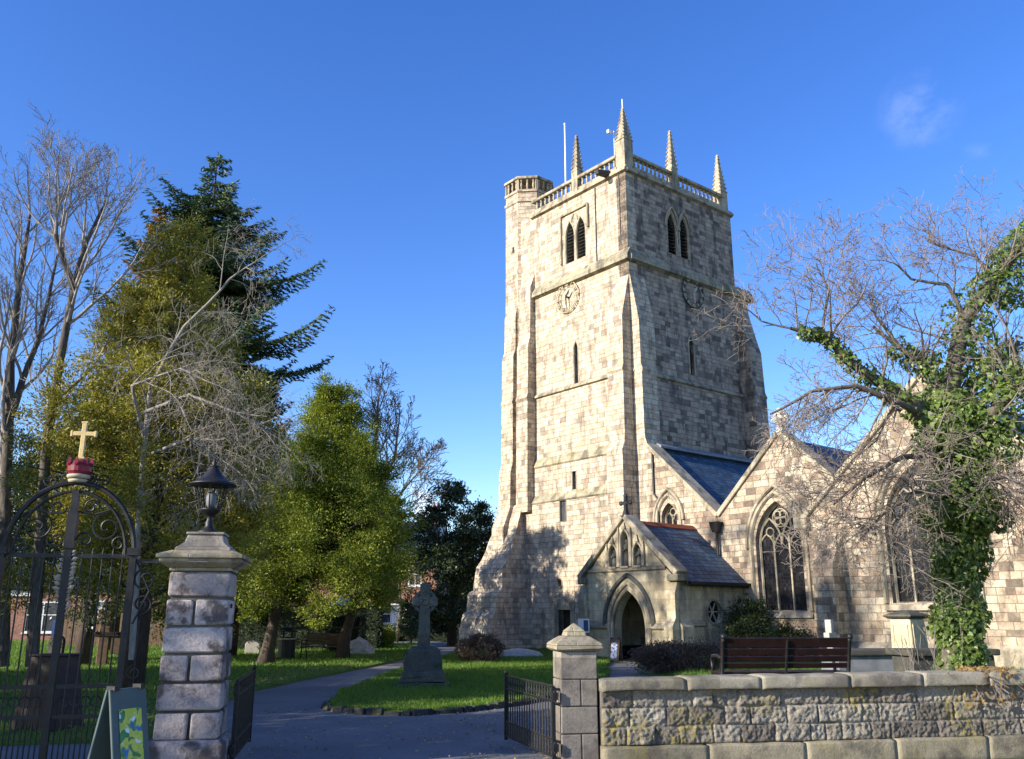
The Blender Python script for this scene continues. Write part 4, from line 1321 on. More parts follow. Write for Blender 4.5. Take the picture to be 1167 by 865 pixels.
# ornate pedestrian gate under its arch
og = thing('ornate_gate', 'ornate black wrought iron gate under a round arch topped by a crown', 'iron gate', (-4.83, 9.725, 0), GATE_A)
def circle3(x, z, r, n=16, y=0): return [(x + r * math.cos(2 * PI * k / n), y, z + r * math.sin(2 * PI * k / n)) for k in range(n)]
def spiral(x, z, r0, turns, a0, n=26, sgn=1, y=0):
    out = []
    for k in range(n + 1):
        t = k / n
        r = r0 * (1 - .86 * t)
        a = a0 + sgn * turns * 2 * PI * t
        out.append((x + r * math.cos(a), y, z + r * math.sin(a)))
    return out
HW = .67
b = MB()
for rr, rz in ((HW, .80), (HW - .09, .70)):
    pts = [(rr * math.cos(PI * k / 24), 0, 2.27 + rz * math.sin(PI * k / 24)) for k in range(25)]
    b.tube(pts, .028 if rr == HW else .018, 6)
b.build('arch', M['iron'], og)
for s in (-1, 1):
    b = MB(); b.box(s * HW - .035, -.035, -.05, s * HW + .035, .035, 2.30); b.box(s * HW - .06, -.06, 2.28, s * HW + .06, .06, 2.36); b.box(s * HW - .05, -.05, -.05, s * HW + .05, .05, .22); b.build('gate_post', M['iron'], og)
b = MB(); b.box(-.035, -.03, .02, .035, .03, 2.98); b.box(-.05, -.045, 2.35, .05, .045, 2.75); b.build('meeting_stile', M['iron'], og)
for z, hh in ((.12, .02), (.62, .018), (.92, .02), (2.27, .022)):
    for s in (-1, 1):
        b = MB(); b.box(min(s * .035, s * (HW - .035)), -.015, z - hh, max(s * .035, s * (HW - .035)), .015, z + hh); b.build('rail', M['iron'], og)
for s in (-1, 1):
    for k in range(5):
        x = s * (.14 + k * .105)
        b = MB(); b.tube([(x, 0, .12), (x, 0, 2.27)], .0095, 6); b.tube([(x, 0, 2.27), (x, 0, 2.36)], [.018, .002], 6); b.build('bar', M['iron'], og)
    for k in range(4):
        x = s * (.0875 + .052 + .105 * k)
        b = MB(); b.tube(circle3(x + .0, .77, .052, 12), .008, 5, closed=True); b.build('ring', M['iron'], og)
    for k in range(5):
        x = s * (.0875 + .105 * k)
        b = MB(); b.tube([(x, 0, .12), (x, 0, .62)], .008, 5); b.tube([(x, 0, .62), (x, 0, .70)], [.014, .002], 5); b.build('dog_bar', M['iron'], og)
    # scrolls in the head
    for args in ((s * .36, 2.58, .17, 1.6, PI / 2, s), (s * .15, 2.44, .09, 1.4, PI, -s), (s * .50, 2.40, .09, 1.4, 0, s), (s * .17, 2.80, .09, 1.3, 0, s)):
        b = MB(); b.tube(spiral(args[0], args[1], args[2], args[3], args[4], sgn=args[5]), .011, 5); b.build('scroll', M['iron'], og)
    b = MB(); b.tube([(s * .05, 0, 2.75), (s * .22, 0, 2.72), (s * .40, 0, 2.78), (s * .52, 0, 2.70)], .010, 5); b.build('scroll', M['iron'], og)
    for args in ((s * .28, 3.09, .075, 1.3, PI, -s), (s * .13, 3.13, .06, 1.3, 0, s)):
        b = MB(); b.tube(spiral(args[0], args[1], args[2], args[3], args[4], sgn=args[5]), .010, 5); b.build('crest_scroll', M['iron'], og)
# gilded leaves up the stile
b = MB()
lr_ = random.Random(12)
for k in range(16):
    for s in (-1, 1):
        z = 1.66 + k * .043
        L = (.085 - abs(k - 8) * .003) * lr_.uniform(.75, 1.25); a = lr_.uniform(.15, .75)
        d = Vector((s * math.cos(a), lr_.uniform(-.25, .1), math.sin(a))).normalized(); n_ = Vector((-s * math.sin(a), 0, math.cos(a)))
        q0 = Vector((s * .03, -.02, z)); m_ = q0 + d * L * .55
        w = L * .28
        b.add([q0, m_ + n_ * w, q0 + d * L, m_ - n_ * w, m_ + Vector((0, -.014, 0))], [(0, 1, 4), (1, 2, 4), (2, 3, 4), (3, 0, 4), (0, 3, 2, 1)])
b.build('gilded_leaves', plain('worn gilding', (.40, .34, .27), (.22, .19, .16), 18, .6), og)
# scroll panel to the pillar
b = MB()
b.box(HW + .035, -.012, 2.20, HW + .30, .012, 2.24)
b.tube(spiral(HW + .15, 2.02, .13, 1.7, PI / 2, sgn=1), .012, 5)
b.tube(spiral(HW + .14, 1.76, .11, 1.7, -PI / 2, sgn=1), .012, 5)
b.tube([(HW + .05, 0, 2.2), (HW + .20, 0, 1.9), (HW + .06, 0, 1.55)], .012, 5)
b.tube(spiral(HW + .13, 1.05, .08, 1.6, PI / 2, sgn=1), .010, 5); b.tube(spiral(HW + .13, .86, .08, 1.6, -PI / 2, sgn=1), .010, 5)
b.tube([(HW + .13, 0, .1), (HW + .13, 0, 1.6)], .012, 5)
b.build('scroll_bracket', M['iron'], og)
# crown and cross on the arch
b = MB(); b.lathe([(.095, 3.07), (.10, 3.10), (.085, 3.105)], 18); b.lathe([(.108, 3.11), (.12, 3.13), (.12, 3.15), (.108, 3.155)], 18); b.build('crown_band', M['gold'], og, smooth=True)
b = MB(); b.lathe([(.103, 3.155), (.124, 3.19), (.124, 3.25), (.095, 3.30), (.04, 3.33), (.02, 3.335)], 18)
for k in range(8):
    a = k * PI / 4
    b.ball((.118 * math.cos(a), .118 * math.sin(a), 3.27), .027, 6)
    b.taper(.122 * math.cos(a), .122 * math.sin(a), 3.27, .018, .018, 3.345, .004, .004)
b.build('crown', M['red'], og, smooth=False)
b = MB(); b.box(-.025, -.02, 3.33, .025, .02, 3.76); b.box(-.125, -.0195, 3.595, .125, .0195, 3.645)
for px_, pz_, a_, c_ in ((0, 3.75, .036, .012), (0, 3.345, .042, .014), (-.125, 3.62, .012, .036), (.125, 3.62, .012, .036)): b.box(px_ - a_, -.022, pz_ - c_, px_ + a_, .022, pz_ + c_)
b.build('cross', M['cream'], og, bevel=.006)
# iron fence beyond the gate to the left
fn = thing('railing', 'black iron railing running left from the ornate gate', 'railing', (-4.83 - .68 * math.cos(GATE_A), 9.725 - .68 * math.sin(GATE_A), 0), GATE_A)
for z in (.15, 1.55):
    b = MB(); b.box(-4.5, -.015, z - .02, -.05, .015, z + .02); b.build('rail', M['iron'], fn)
for k in range(36):
    b = MB(); b.tube([(-.12 - k * .12, 0, .02), (-.12 - k * .12, 0, 1.70)], .0095, 5); b.tube([(-.12 - k * .12, 0, 1.70), (-.12 - k * .12, 0, 1.80)], [.02, .002], 5); b.build('bar', M['iron'], fn)

# low vehicle gates, both open
def low_gate(label, hinge, end, side, htop):
    d = Vector(end) - Vector(hinge); L = d.length
    g = thing('gate_leaf', label, 'iron gate', (hinge[0], hinge[1], 0), math.atan2(d.y, d.x), 'open leaves of the low drive gate')
    for x, nm in ((.02, 'hinge_stile'), (L, 'lock_stile')):
        b = MB(); b.box(x - .02, -.02, .05, x + .02, .02, htop + (.03 if x > .1 else .0))
        if x > .1: b.ball((x, 0, htop + .05), .028, 8)
        b.build(nm, M['iron'], g)
    for z in (.10, .28, htop - .16, htop):
        b = MB(); b.box(.02, -.012, z - .012, L, .012, z + .012); b.build('rail', M['iron'], g)
    n = int(L / .095)
    for k in range(1, n):
        x = L * k / n
        b = MB(); b.tube([(x, 0, .10), (x, 0, htop)], .009, 6); b.build('bar', M['iron'], g)
        b = MB(); b.tube(spiral(x + .02, htop - .08, .05, 1.1, PI / 2, 12), .007, 4); b.build('scroll', M['iron'], g)
    for k in range(2 * n):
        x = L * (k + .5) / (2 * n)
        if k % 1 == 0:
            b = MB(); b.tube([(x, 0, .10), (x, 0, .28)], .007, 5); b.build('dog_bar', M['iron'], g)
    for z in (.2, htop - .1):
        b = MB(); b.box(-.06, -.03, z - .04, .03, .03, z + .04); b.tube([(-.03, 0, z - .06), (-.03, 0, z + .06)], .022, 8); b.build('hinge', M['iron'], g)
    return g
low_gate('low black iron gate leaf swung open against the short stone pier', (.48, 10.66), (-.08, 12.46), 1, .85)
low_gate('low black iron gate leaf swung open beside the tall lantern pillar', (-3.10, 10.45), (-3.42, 12.25), 1, .93)

# ------------------------------------------------------------------ foliage tools
def rhomb_leaves(P, D, L, Wd, rs, jitter=.5):
    """P centres (n,3), D preferred direction (n,3), length L, width Wd -> pointed leaf quads"""
    n = len(P)
    D = D + rs.normal(0, jitter, (n, 3))
    D /= np.linalg.norm(D, axis=1)[:, None] + 1e-9
    A = rs.normal(0, 1, (n, 3))
    S_ = np.cross(D, A); S_ /= np.linalg.norm(S_, axis=1)[:, None] + 1e-9
    L = (L * rs.uniform(.6, 1.3, n))[:, None]; w = (Wd * rs.uniform(.6, 1.3, n))[:, None]
    V = np.zeros((n, 4, 3))
    V[:, 0] = P - D * L * .5; V[:, 1] = P + S_ * w * .5; V[:, 2] = P + D * L * .5; V[:, 3] = P - S_ * w * .5
    return V.reshape(-1, 3)
def leaf_obj(name, V, mat, parent):
    return raw_mesh(name, V, np.arange(len(V)).reshape(-1, 4), mat, parent)
def crown_points(c, rad, nclump, per, csize, rs, shell=(.55, 1.0), lump=.28, zpow=1.0, shape=None):
    """leaf clumps spread through an uneven crown"""
    c = np.array(c, float); rad = np.array(rad, float)
    P = []; D = []
    i = 0
    while i < nclump:
        d = rs.normal(0, 1, 3); d /= np.linalg.norm(d)
        k = 1 + lump * noise.noise(Vector(d * 1.7 + c * .13)) * 1.6 + lump * .7 * noise.noise(Vector(d * 4.1 + c * .3))
        r = rs.uniform(*shell) ** .7 * k
        p = d * r
        if shape is not None:
            s_ = shape(p[2])
            if s_ <= 0: continue
            p = np.array([p[0] * s_, p[1] * s_, p[2]])
        q = c + p * rad
        cs = csize * rs.uniform(.6, 1.4)
        g = rs.normal(0, 1, (per, 3)) * np.array([cs, cs, cs * .62])
        P.append(q + g)
        od = p / (np.linalg.norm(p) + 1e-6) + np.array([0, 0, .25])
        D.append(np.repeat(od[None], per, 0) + g / (cs + 1e-6) * .5)
        i += 1
    return np.concatenate(P), np.concatenate(D)

class Branches:
    """recursive bare limbs; polylines are kept with their radii"""
    def __init__(s, seed):
        s.r = random.Random(seed); s.lines = []; s.tips = []
    def vec(s): return Vector((s.r.gauss(0, 1), s.r.gauss(0, 1), s.r.gauss(0, 1)))
    def grow(s, p, d, L, r, depth, kids=(5, 5, 5, 4), ratio=.55, wig=.16, trop=.06, ang=(25, 55), rmin=.006, start=.25, tropd=None, taper=.35):
        n = max(3, min(12, int(L / .35) + 2))
        pts = [Vector(p)]; rad = [r]; dirs = [Vector(d).normalized()]
        dd = Vector(d).normalized()
        for i in range(n):
            dd = dd + s.vec() * wig * .6 + Vector((0, 0, trop))
            dd.normalize()
            pts.append(pts[-1] + dd * (L / n)); rad.append(max(rmin, r * (1 - (1 - taper) * (i + 1) / n))); dirs.append(dd.copy())
        s.lines.append((pts, rad, depth))
        if depth >= len(kids):
            return
        k = kids[depth]
        for j in range(k):
            t = start + (1 - start) * (j + s.r.random() * .8) / k
            f = min(n - .001, t * n); i = int(f)
            q = pts[i].lerp(pts[i + 1], f - i)
            a = R(s.r.uniform(*ang))
            ax = dirs[i].cross(s.vec()).normalized()
            nd = (Matrix.Rotation(a, 3, ax) @ dirs[i])
            lr = L * ratio * s.r.uniform(.65, 1.2) * (1.15 - .45 * t)
            tr = trop if tropd is None else tropd
            s.grow(q, nd, lr, max(rmin, rad[i] * s.r.uniform(.45, .65)), depth + 1, kids, ratio, wig, tr, ang, rmin, .2, tropd, taper)
    def mesh(s, name, mat, parent, dmin=0, dmax=99, sides=None):
        V = []; F = []
        for pts, rad, dep in s.lines:
            if not (dmin <= dep <= dmax): continue
            n = sides or (8 if dep == 0 else 5 if dep == 1 else 3)
            up = None; m = len(pts); base = len(V)
            for i in range(m):
                d = pts[min(i + 1, m - 1)] - pts[max(i - 1, 0)]
                d.normalize()
                if up is None: up = d.orthogonal()
                up = up - d * up.dot(d)
                if up.length < 1e-6: up = d.orthogonal()
                up.normalize(); sd = d.cross(up)
                for k in range(n):
                    a = 2 * PI * k / n
                    V.append(pts[i] + (up * math.cos(a) + sd * math.sin(a)) * rad[i])
            for i in range(m - 1):
                for k in range(n):
                    F.append((base + i * n + k, base + i * n + (k + 1) % n, base + (i + 1) * n + (k + 1) % n, base + (i + 1) * n + k))
        if not V: return None
        o = raw_mesh(name, np.array([tuple(v) for v in V]), np.array(F), mat, parent)
        if dmin == 0: o.data.polygons.foreach_set('use_smooth', np.ones(len(F), bool))
        return o

def at(px, py, Y):
    """world point that stands at forward distance Y and is seen at photo pixel (px,py)"""
    u = (px - 583.5) / 1000; v = (py - 432.5) / 1000
    th = R(15)
    f = math.cos(th) + math.sin(th) * v; z = math.sin(th) - math.cos(th) * v
    return Vector((u / f * Y, Y, EYE + z / f * Y))

# ------------------------------------------------------------------ trees on the left
def polyline_tree(br, pts, r0, r1, depth=0):
    P = [Vector(p) for p in pts]
    # refine with small wander
    out = []
    for a, b in zip(P, P[1:]):
        for k in range(4): out.append(a.lerp(b, k / 4))
    out.append(P[-1])
    n = len(out)
    out = [p + Vector((noise.noise(p * .9), noise.noise(p * .9 + Vector((5, 1, 2))), 0)) * .07 * (0 < i < n - 1) for i, p in enumerate(out)]
    rad = [r0 + (r1 - r0) * i / (n - 1) for i in range(n)]
    br.lines.append((out, rad, depth))
    return out, rad

def bare(name, label, spine_list, seed, mat, twig, kids, ratio, trop, base, group=None, wig=.16, ang=(25, 50), L0=3.2, nb=12, tropd=None, rmin=.007, start=.3):
    t = thing(name, label, 'tree', base, 0, group)
    br = Branches(seed)
    inv = Vector(base)
    for pts, r0, r1 in spine_list:
        P, rad = polyline_tree(br, [p - inv for p in pts], r0, r1)
        n = len(P)
        for j in range(nb):
            f = start + (1 - start) * (j + br.r.random()) / nb
            i = min(n - 2, int(f * (n - 1)))
            d = (P[i + 1] - P[i]).normalized()
            a = R(br.r.uniform(*ang))
            ax = d.cross(br.vec()).normalized()
            nd = Matrix.Rotation(a, 3, ax) @ d
            br.grow(P[i], nd, L0 * (1.25 - .7 * f) * br.r.uniform(.7, 1.2), max(rmin, rad[i] * .5), 1, kids, ratio, wig, trop, ang, rmin, .2, tropd)
        br.grow(P[-1], (P[-1] - P[-2]).normalized(), L0 * .5, r1, 1, kids, ratio, wig, trop, ang, rmin, .15, tropd)
    br.mesh('trunk', mat, t, 0, 0)
    br.mesh('branches', twig if mat is M['ashbark'] else mat, t, 1, 1)
    br.mesh('twigs', twig, t, 2, 9)
    return t
Y = 20.0
bare('bare_tree', 'tall bare ash with straight grey trunk at the left edge behind the gate', [([at(2, 760, Y), at(8, 500, Y), at(20, 330, Y), at(34, 245, Y)], .155, .03), ([at(10, 480, Y), at(42, 390, Y + .4), at(66, 290, Y + .8)], .09, .03)], 31, M['ashbark'], M['ashtwig'], (0, 5, 4, 3), .52, .12, at(2, 760, Y).xy.to_3d(), L0=2.7, nb=13, rmin=.005)
Y = 19.0
bare('bare_tree', 'second bare ash with trunk leaning right behind the ornate gate', [([at(36, 760, Y), at(53, 500, Y), at(83, 330, Y), at(98, 275, Y), at(118, 235, Y)], .135, .025), ([at(83, 330, Y), at(62, 270, Y - .4), at(64, 225, Y - .4)], .08, .025)], 32, M['ashbark'], M['ashtwig'], (0, 5, 4, 3), .52, .12, at(36, 760, Y).xy.to_3d(), L0=2.5, nb=13, rmin=.005)
Y = 18.0
bare('bare_tree', 'pale bare tree with drooping tangled twigs before the golden cypress', [([at(150, 752, Y), at(160, 560, Y), at(171, 440, Y), at(211, 372, Y), at(262, 318, Y), at(300, 292, Y)], .07, .012), ([at(165, 470, Y), at(215, 450, Y - .6), at(270, 470, Y - .8), at(318, 500, Y - .8)], .045, .012), ([at(165, 500, Y), at(150, 440, Y - .7), at(205, 420, Y - .9), at(250, 440, Y - 1)], .045, .012), ([at(168, 520, Y), at(215, 500, Y - 1), at(262, 530, Y - 1.1)], .04, .012)], 33, M['palebark'], M['palebark'], (0, 5, 4, 3), .64, -.09, at(150, 752, Y).xy.to_3d(), L0=1.75, nb=11, wig=.22, ang=(25, 75), tropd=-.10, rmin=.0032, start=.35)
Y = 46.0
bare('bare_tree', 'distant bare tree rising behind the rounded yew', [([at(415, 735, Y), at(418, 600, Y), at(428, 500, Y), at(432, 450, Y)], .24, .04), ([at(418, 590, Y), at(450, 520, Y), at(455, 480, Y)], .12, .04), ([at(420, 620, Y), at(455, 565, Y), at(480, 535, Y)], .10, .03)], 34, M['bark'], M['bark'], (0, 5, 5, 3), .55, .05, at(415, 735, Y).xy.to_3d(), L0=3.0, nb=10, rmin=.012)

# spruce: whorls of drooping boughs that lift at the ends
def spruce(name, label, base, height, reach, seed, mat, lean=0.0, z0=.12, bare_side=None, per=14, dens=1.0):
    rs = np.random.RandomState(seed); rg = random.Random(seed)
    t = thing(name, label, 'tree', base)
    tb = MB(); tb.tube([(0, 0, -.1), (lean * .3, 0, height * .4), (lean, 0, height)], [.30, .2, .03], 8); tb.build('trunk', M['yewbark'], t, smooth=True)
    bm_ = MB(); P = []; D = []
    z = height * z0
    while z < height - .25:
        f = z / height
        ln = reach * min(1.0, (1 - f) * 3.4) ** .8 * (.72 + .28 * math.sin(z * 1.7)) + .18
        nb = 6 if f < .85 else 4
        a0 = rg.uniform(0, 6.28)
        for k in range(nb):
            a = a0 + 2 * PI * k / nb + rg.uniform(-.35, .35)
            L = ln * rg.uniform(.62, 1.22)
            zz = z + rg.uniform(-.25, .25)
            dirv = np.array([math.cos(a), math.sin(a), 0])
            ns = max(4, int(L / .22))
            pts = []
            droop = rg.uniform(.10, .22)
            for i in range(ns + 1):
                s_ = i / ns
                hh = .35 * s_ * L * (1 - f) * .4 - droop * L * math.sin(s_ * PI * .8) + .12 * L * s_ ** 3
                pts.append(np.array([lean * f, 0, zz]) + dirv * L * s_ + np.array([0, 0, hh]))
            bm_.tube([tuple(p) for p in pts], [max(.006, .035 * (1 - i / ns) * (1.2 - f)) for i in range(ns + 1)], 4, cap=False)
            side = np.array([-dirv[1], dirv[0], 0])
            for i in range(1, ns + 1):
                s_ = i / ns
                wl = (.42 * L * (1 - s_) ** .8 + .16) * .75
                for sg_ in (-1, 1):
                    m_ = max(2, int(wl / .10 * dens))
                    q = np.linspace(.03, 1, m_)[:, None] * rs.uniform(.8, 1.1)
                    bp = pts[i] + (side * sg_ * .8 + dirv * .55) * wl * q + np.array([0, 0, -.22]) * wl * q ** 1.5
                    bp = bp + rs.normal(0, .035, bp.shape)
                    P.append(bp); D.append(np.repeat((side * sg_ * .7 + dirv * .7 + np.array([0, 0, -.15]))[None], m_, 0))
                    P.append(bp + rs.normal(0, .05, bp.shape)); D.append(np.repeat((dirv + np.array([0, 0, -.5]))[None], m_, 0))
        z += max(.40, .80 * (1 - f * .4)) * rg.uniform(.7, 1.2)
    bm_.build('branches', M['yewbark'], t)
    P = np.concatenate(P); D = np.concatenate(D)
    V = rhomb_leaves(P, D, .32, .085, rs, .35)
    leaf_obj('foliage', V, mat, t)
    return t
b0 = at(246, 200, 44); b0.z = 0
spruce('spruce_tree', 'tall dark spruce with drooping layered boughs behind the golden cypress', b0, 26.6, 6.4, 51, M['spruce'], z0=.2, dens=1.5)
b0 = at(184, 230, 42); b0.z = 0
spruce('spruce_tree', 'slim spruce with dead russet top left of the tall dark spruce', b0, 22.4, 2.2, 52, M['russet'], z0=.55)

# golden cypress
def clump_tree(name, label, base, specs, seed, mat, L, Wd, trunk, bark_='yewbark', jitter=.55, group=None, zmin=.25):
    rs = np.random.RandomState(seed)
    t = thing(name, label, 'tree', base, 0, group)
    tb = MB()
    for pts, rad in trunk: tb.tube(pts, rad, 9)
    tb.build('trunk', M[bark_], t, smooth=True, rough=.03, seed=seed)
    # limbs from the trunk into the crown
    br = Branches(seed)
    for c, rad, *_ in specs:
        c0 = Vector(c)
        for k in range(8 if len(specs) < 6 else (1 if br.r.random() < .6 else 0)):
            v = br.vec(); v.normalize()
            e = c0 + Vector((v.x * rad[0], v.y * rad[1], v.z * rad[2])) * .8
            s0 = Vector((trunk[0][0][-1][0], trunk[0][0][-1][1], max(1.2, min(e.z - .5, trunk[0][0][-1][2]))))
            br.lines.append(([s0, s0.lerp(e, .5) + br.vec() * .15, e], [.05, .03, .012], 1))
    br.mesh('branches', M[bark_], t, 0, 9, 5)
    P = []; D = []
    for c, rad, nc, per, cs, kw in specs:
        p, d = crown_points(c, rad, nc, per, cs, rs, **kw)
        P.append(p); D.append(d)
    P = np.concatenate(P); D = np.concatenate(D)
    ok = P[:, 2] > zmin + .35 * np.sin(P[:, 0] * 2.3) * (zmin > 1)
    leaf_obj('foliage', rhomb_leaves(P[ok], D[ok], L, Wd, rs, jitter), mat, t)
    return t
def lobes(profile, n, size, nc, per, cs, seed, inner=.35):
    """many small crowns set round a crown outline given as (height, radius)"""
    rg = random.Random(seed)
    out = []
    z0, z1 = profile[0][0], profile[-1][0]
    def rad(z):
        for (a, ra), (b, rb) in zip(profile, profile[1:]):
            if a <= z <= b: return ra + (rb - ra) * (z - a) / (b - a)
        return profile[-1][1]
    k = 0
    while k < n:
        z = rg.uniform(z0, z1)
        r = rad(z)
        if rg.random() > .25 + r / max(q[1] for q in profile): continue
        a = k * 2.39996 + rg.uniform(-.5, .5)
        q = r * rg.uniform(.5, 1.1)
        f = rg.uniform(.55, 1.35) * (.55 + .45 * min(1, r / profile[1][1]))
        out.append(((q * math.cos(a), q * math.sin(a), z), (size[0] * f, size[0] * f, size[1] * f), nc, per, cs * f, dict(shell=(.25, 1.0), lump=.35)))
        k += 1
    zm = (z0 + z1) / 2
    out.append(((0, 0, zm * .95), (profile[1][1] * .7, profile[1][1] * .7, (z1 - z0) * .42), int(nc * n * inner * .5), per, cs * 1.3, dict(shell=(.1, 1.0), lump=.2)))
    return out
def shift(specs, dx, dy=0, k=1.0): return [(((c[0] + dx) * k, (c[1] + dy) * k, c[2] * k), tuple(q * k for q in rad), nc, per, cs * k, kw) for c, rad, nc, per, cs, kw in specs]
def cone(p0=1.0, top=.12):
    return lambda z: max(0.0, top + (p0 - top) * min(1.0, (1 - z) * .62))
b0 = at(190, 420, 20); b0.z = 0
clump_tree('cypress_tree', 'broad golden green cypress in sunlight behind the gate', b0,
    lobes([(2.0, 2.2), (4.2, 2.6), (6.0, 2.3), (7.6, 1.6), (9.2, .85), (10.7, .25)], 95, (.55, .95), 17, 95, .15, 8, .5), 61, M['golden'], .085, .030,
    [([(0, 0, -.1), (0, 0, 4), (0, 0, 9)], [.24, .18, .04])])
# dark evergreen filling between the cypress and the yew
b0 = at(262, 736, 36); b0.z = 0
clump_tree('holm_oak', 'dark evergreen with dense low crown between the golden cypress and the yew', b0,
    lobes([(1.8, 2.4), (4.0, 3.2), (7.0, 2.7), (9.2, 1.7), (11.2, .5)], 56, (1.05, .9), 15, 60, .26, 12), 62, M['holly'], .18, .085,
    [([(0, 0, -.1), (.1, 0, 2), (0, 0, 5)], [.30, .24, .12])])
b0 = at(95, 738, 30); b0.z = 0
clump_tree('holm_oak', 'dark evergreen standing low behind the ornate gate', b0,
    [((0, 0, 5.6), (3.2, 2.4, 3.8), 420, 130, .34, dict(shell=(.3, 1.0), lump=.35)),
     ((-4.0, .5, 5.0), (3.0, 2.4, 3.0), 300, 130, .34, dict(shell=(.3, 1.0), lump=.35))], 63, M['holly'], .11, .055,
    [([(0, 0, -.1), (.1, 0, 2), (0, 0, 4.5)], [.30, .24, .14])])
# yews by the path
b0 = at(303, 748.5, 30.6); b0.z = 0
clump_tree('yew_tree', 'sunlit yellow green yew with leaning trunk beside the drive', b0,
    shift(lobes([(1.7, 2.0), (2.7, 2.45), (4.4, 2.3), (6.0, 1.7), (7.4, 1.0), (8.8, .3)], 120, (.64, .86), 16, 100, .165, 5, .8), 1.75, 0, 1.09) + shift(lobes([(1.8, .9), (3.0, 1.5), (4.6, 1.0)], 16, (.6, .7), 16, 90, .16, 6), -.05, .2, 1.09), 64, M['yew'], .092, .034,
    [([(0, 0, -.1), (.05, 0, .5), (.22, 0, 1.6), (.8, 0, 3.4)], [.36, .22, .18, .10]), ([(.2, 0, 1.5), (.1, .2, 2.8), (.3, .3, 4)], [.2, .15, .08])], zmin=1.55)
b0 = at(404, 742, 34); b0.z = 0
clump_tree('yew_tree', 'darker yew behind the sunlit one with a slanting trunk', b0,
    shift(lobes([(3.2, 1.8), (4.4, 2.4), (5.6, 2.1), (7.0, 1.2), (8.2, .3)], 70, (.72, .85), 15, 80, .19, 9, .7), -.45), 65, M['yew'], .12, .042,
    [([(-.5, 0, -.1), (-.35, 0, 1.0), (.1, 0, 2.6), (.1, 0, 4.4)], [.26, .19, .16, .1])], zmin=2.95)
b0 = at(515, 738, 50); b0.z = 0
clump_tree('holly_tree', 'dark rounded holly tree left of the church tower', b0,
    lobes([(1.0, 1.9), (3.0, 2.5), (5.4, 2.5), (7.2, 1.7), (8.7, .5)], 46, (.95, .8), 15, 60, .24, 10), 66, M['holly'], .17, .085,
    [([(0, 0, -.1), (0, 0, 2), (0, 0, 5)], [.3, .22, .1])])
b0 = at(468, 733, 54); b0.z = 0
clump_tree('conifer_bush', 'small bright green conifer standing left of the holly tree', b0,
    [((0, 0, 1.5), (.75, .75, 1.6), 140, 60, .16, dict(shell=(.3, 1.0), lump=.2))], 67, M['shrub'], .14, .05,
    [([(0, 0, -.1), (0, 0, 1), (0, 0, 2)], [.08, .06, .03])])
b0 = at(452, 732, 58); b0.z = 0
clump_tree('autumn_tree', 'small tree with thin orange brown leaves in front of the brick terrace', b0,
    [((0, 0, 4.6), (3.0, 1.8, 1.7), 170, 26, .40, dict(shell=(.2, 1.0), lump=.35))], 68, M['autumn'], .14, .07,
    [([(0, 0, -.1), (.2, 0, 2), (0, 0, 4)], [.14, .10, .05])], 'bark')
# unseen trees added beyond the left edge to shade gateway, cross and lawn
for (x, y, hh, rr, sd, lab) in ((-16.6, 5.6, 8.5, 2.9, 70, 'unseen evergreen added beyond the left edge to shade the lantern pillar'), (-19.8, 19.2, 7.6, 4.0, 74, 'low unseen evergreen added beyond the left edge to shade the churchyard lawn'), (-15.6, 13.2, 8.7, 3.5, 71, 'unseen evergreen added beyond the left edge to shade the memorial cross')):
    clump_tree('holm_oak', lab, (x, y, 0),
        [((0, 0, hh * .56), (rr, rr, hh * .44), 420, 50, .34, dict(shell=(.2, 1.0), lump=.15))], sd, M['holly'], .26, .15,
        [([(0, 0, -.1), (0, 0, 2), (0, 0, 5)], [.3, .25, .15])])

clump_tree('dapple_tree', 'tall thin crowned unseen tree added beyond the left edge to dapple the church walls', (-23.5, 15.0, 0),  # unseen tree, added and thinned for dappled shade on porch and gables
    [((0, 0, 16.0), (7.5, 7.5, 5.6), 150, 46, .46, dict(shell=(.2, 1.0), lump=.25))], 73, M['autumn'], .24, .14,
    [([(0, 0, -.1), (0, 0, 5), (0, 0, 16)], [.35, .3, .08])], 'bark')
